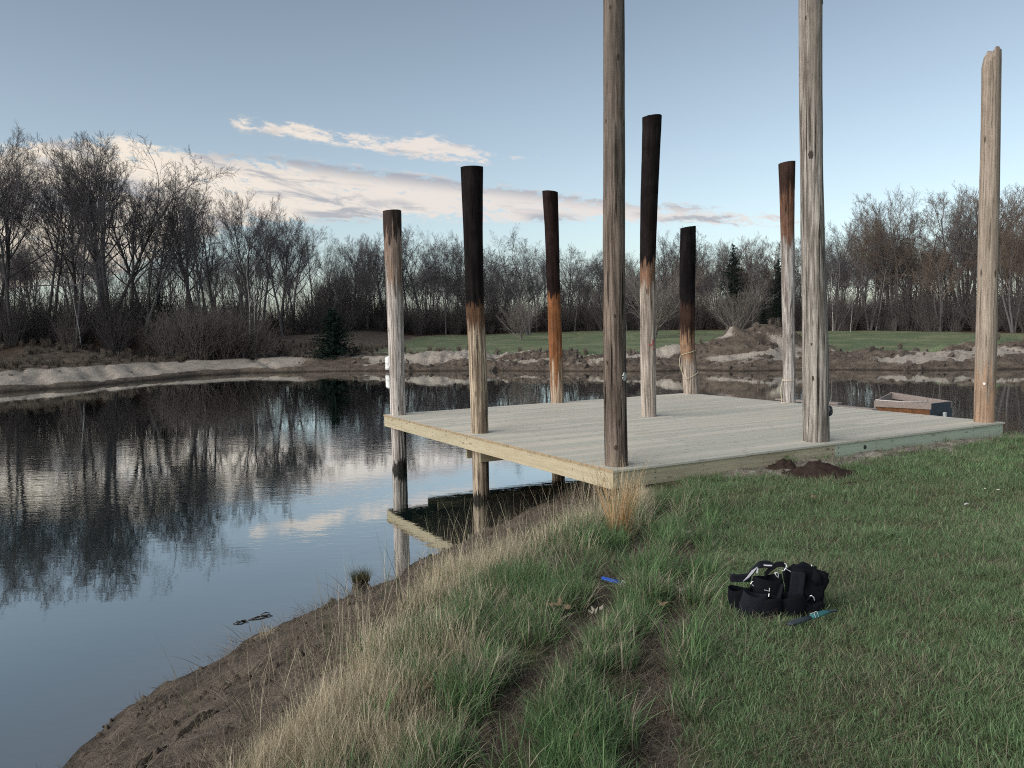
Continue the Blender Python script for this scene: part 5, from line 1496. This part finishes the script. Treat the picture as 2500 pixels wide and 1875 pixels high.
def band(top, bot, a0, a1, soft, thr, aw=3.0):
    t_ = curve(top); b_ = curve(bot)
    m = k.math('MULTIPLY', k.ss(k.math('SUBTRACT', t_, el), -soft * .35, soft), k.ss(k.math('SUBTRACT', el, b_), -soft * .35, soft))
    m = k.math('MULTIPLY', m, k.math('MULTIPLY', k.ss(az, a0 - aw, a0 + aw * .3), k.ss(az, a1 + aw, a1 - aw * .3)))
    v = k.math('ADD', k.math('MULTIPLY', m, 1.0), k.math('MULTIPLY', k.math('SUBTRACT', nz2, .5), 3.0))
    v = k.math('ADD', v, k.math('MULTIPLY', k.math('SUBTRACT', nz, .5), 2.6))
    return k.math('MULTIPLY', k.ss(v, thr, thr + .75), k.ss(m, 0, .4))


aA0 = azel(510 * 1.13, 262 * 1.13)[0]; aA1 = azel(1060 * 1.13, 340 * 1.13)[0]
mA = band([(500, 246), (620, 258), (760, 282), (860, 300), (900, 284), (960, 290), (1070, 330)], [(500, 285), (620, 302), (760, 318), (860, 345), (1000, 362), (1080, 356)], aA0, aA1, 1.0, .16, .9)
aB0 = -75; aB1 = azel(1700 * 1.13, 470 * 1.13)[0]
mB = band([(-400, 330), (60, 305), (260, 290), (400, 320), (600, 332), (800, 358), (1000, 384), (1300, 422), (1500, 438), (1700, 462)], [(-400, 640), (200, 620), (500, 500), (700, 482), (900, 482), (1300, 480), (1600, 492), (1700, 494)], aB0, aB1, 1.1, .08, 3.0)
mC = band([(1090, 336), (1180, 326)], [(1090, 352), (1180, 346)], azel(1105 * 1.13, 340 * 1.13)[0], azel(1165 * 1.13, 340 * 1.13)[0], .3, .5, .5)
cl = k.math('MAXIMUM', k.math('MULTIPLY', mA, .92), k.math('MAXIMUM', k.math('MULTIPLY', mB, .9), k.math('MULTIPLY', mC, .5)))
# grey shaded spine of the cloud bank
spT = curve([(300, 322), (420, 322), (600, 336), (800, 362), (1000, 390), (1300, 428), (1500, 444)]); spB = curve([(300, 338), (600, 362), (800, 388), (1000, 410), (1300, 444), (1500, 456)])
gm = k.math('MULTIPLY', k.ss(k.math('SUBTRACT', spT, el), -.25, .2), k.ss(k.math('SUBTRACT', el, spB), -.5, .7))
gm = k.math('MULTIPLY', gm, k.ss(az, azel(330 * 1.13, 330 * 1.13)[0], azel(560 * 1.13, 330 * 1.13)[0]))
gm = k.math('MAXIMUM', k.math('MULTIPLY', gm, k.ss(nz, .25, .5)), k.math('MULTIPLY', k.ss(nz3, .46, .60), k.math('MULTIPLY', k.ss(nz, .45, .58), .85)))
warm = k.ss(az, 5, -38)
bright = k.mix(warm, (1.0, .91, .86), (1.22, 1.06, .86))
ccol = k.mix(gm, bright, (.46, .48, .55))
skyc = k.n('ShaderNodeHueSaturation'); skyc.inputs['Saturation'].default_value = .64; k.l(sky.outputs[0], skyc.inputs['Color'])
SKY_S = 0.056; CLOUD = 5.2
cs = k.mix(1.0, ccol, (CLOUD, CLOUD, CLOUD), 'MULTIPLY')
cs.node.clamp_result = False
tn = k.n('ShaderNodeVectorMath', operation='SCALE'); k.l(k.mix(1.0, skyc.outputs[0], (.95, 1.0, .985), 'MULTIPLY'), tn.inputs[0])
k.l(k.mr(el, 2, 32, 1.10, .66), tn.inputs['Scale'])
fin = k.mix(cl, tn.outputs[0], cs)
k.l(fin, bg.inputs[0]); bg.inputs[1].default_value = SKY_S

sl = bpy.data.lights.new('sun', 'SUN'); sl.energy = 1.5; sl.angle = rad(80); sl.color = (1.0, .95, .90)
so = link(bpy.data.objects.new('sun', sl))
sd = Vector((math.sin(rad(SUN_AZ)) * math.cos(rad(SUN_EL)), math.cos(rad(SUN_AZ)) * math.cos(rad(SUN_EL)), math.sin(rad(SUN_EL))))
so.rotation_euler = sd.to_track_quat('Z', 'Y').to_euler(); so.location = (0, 0, 40)

cam = bpy.data.cameras.new('camera'); co = link(bpy.data.objects.new('camera', cam))
cam.sensor_fit = 'HORIZONTAL'; cam.sensor_width = 36; cam.lens = 36 * FOC / 2500; cam.clip_start = .05; cam.clip_end = 3000
M = Matrix(((_R[0], _U[0], -_F[0], 0), (_R[1], _U[1], -_F[1], 0), (_R[2], _U[2], -_F[2], HC), (0, 0, 0, 1)))
co.matrix_world = M
scene.camera = co

scene.render.engine = 'CYCLES'
scene.cycles.max_bounces = 4; scene.cycles.diffuse_bounces = 2; scene.cycles.glossy_bounces = 3; scene.cycles.transparent_max_bounces = 8
scene.cycles.use_denoising = False
scene.cycles.use_adaptive_sampling = True; scene.cycles.adaptive_threshold = .012; scene.cycles.filter_width = 1.1
scene.cycles.caustics_reflective = False; scene.cycles.caustics_refractive = False
scene.view_settings.view_transform = 'Standard'; scene.view_settings.look = 'None'; scene.view_settings.gamma = 1
scene.view_settings.exposure = 1.52
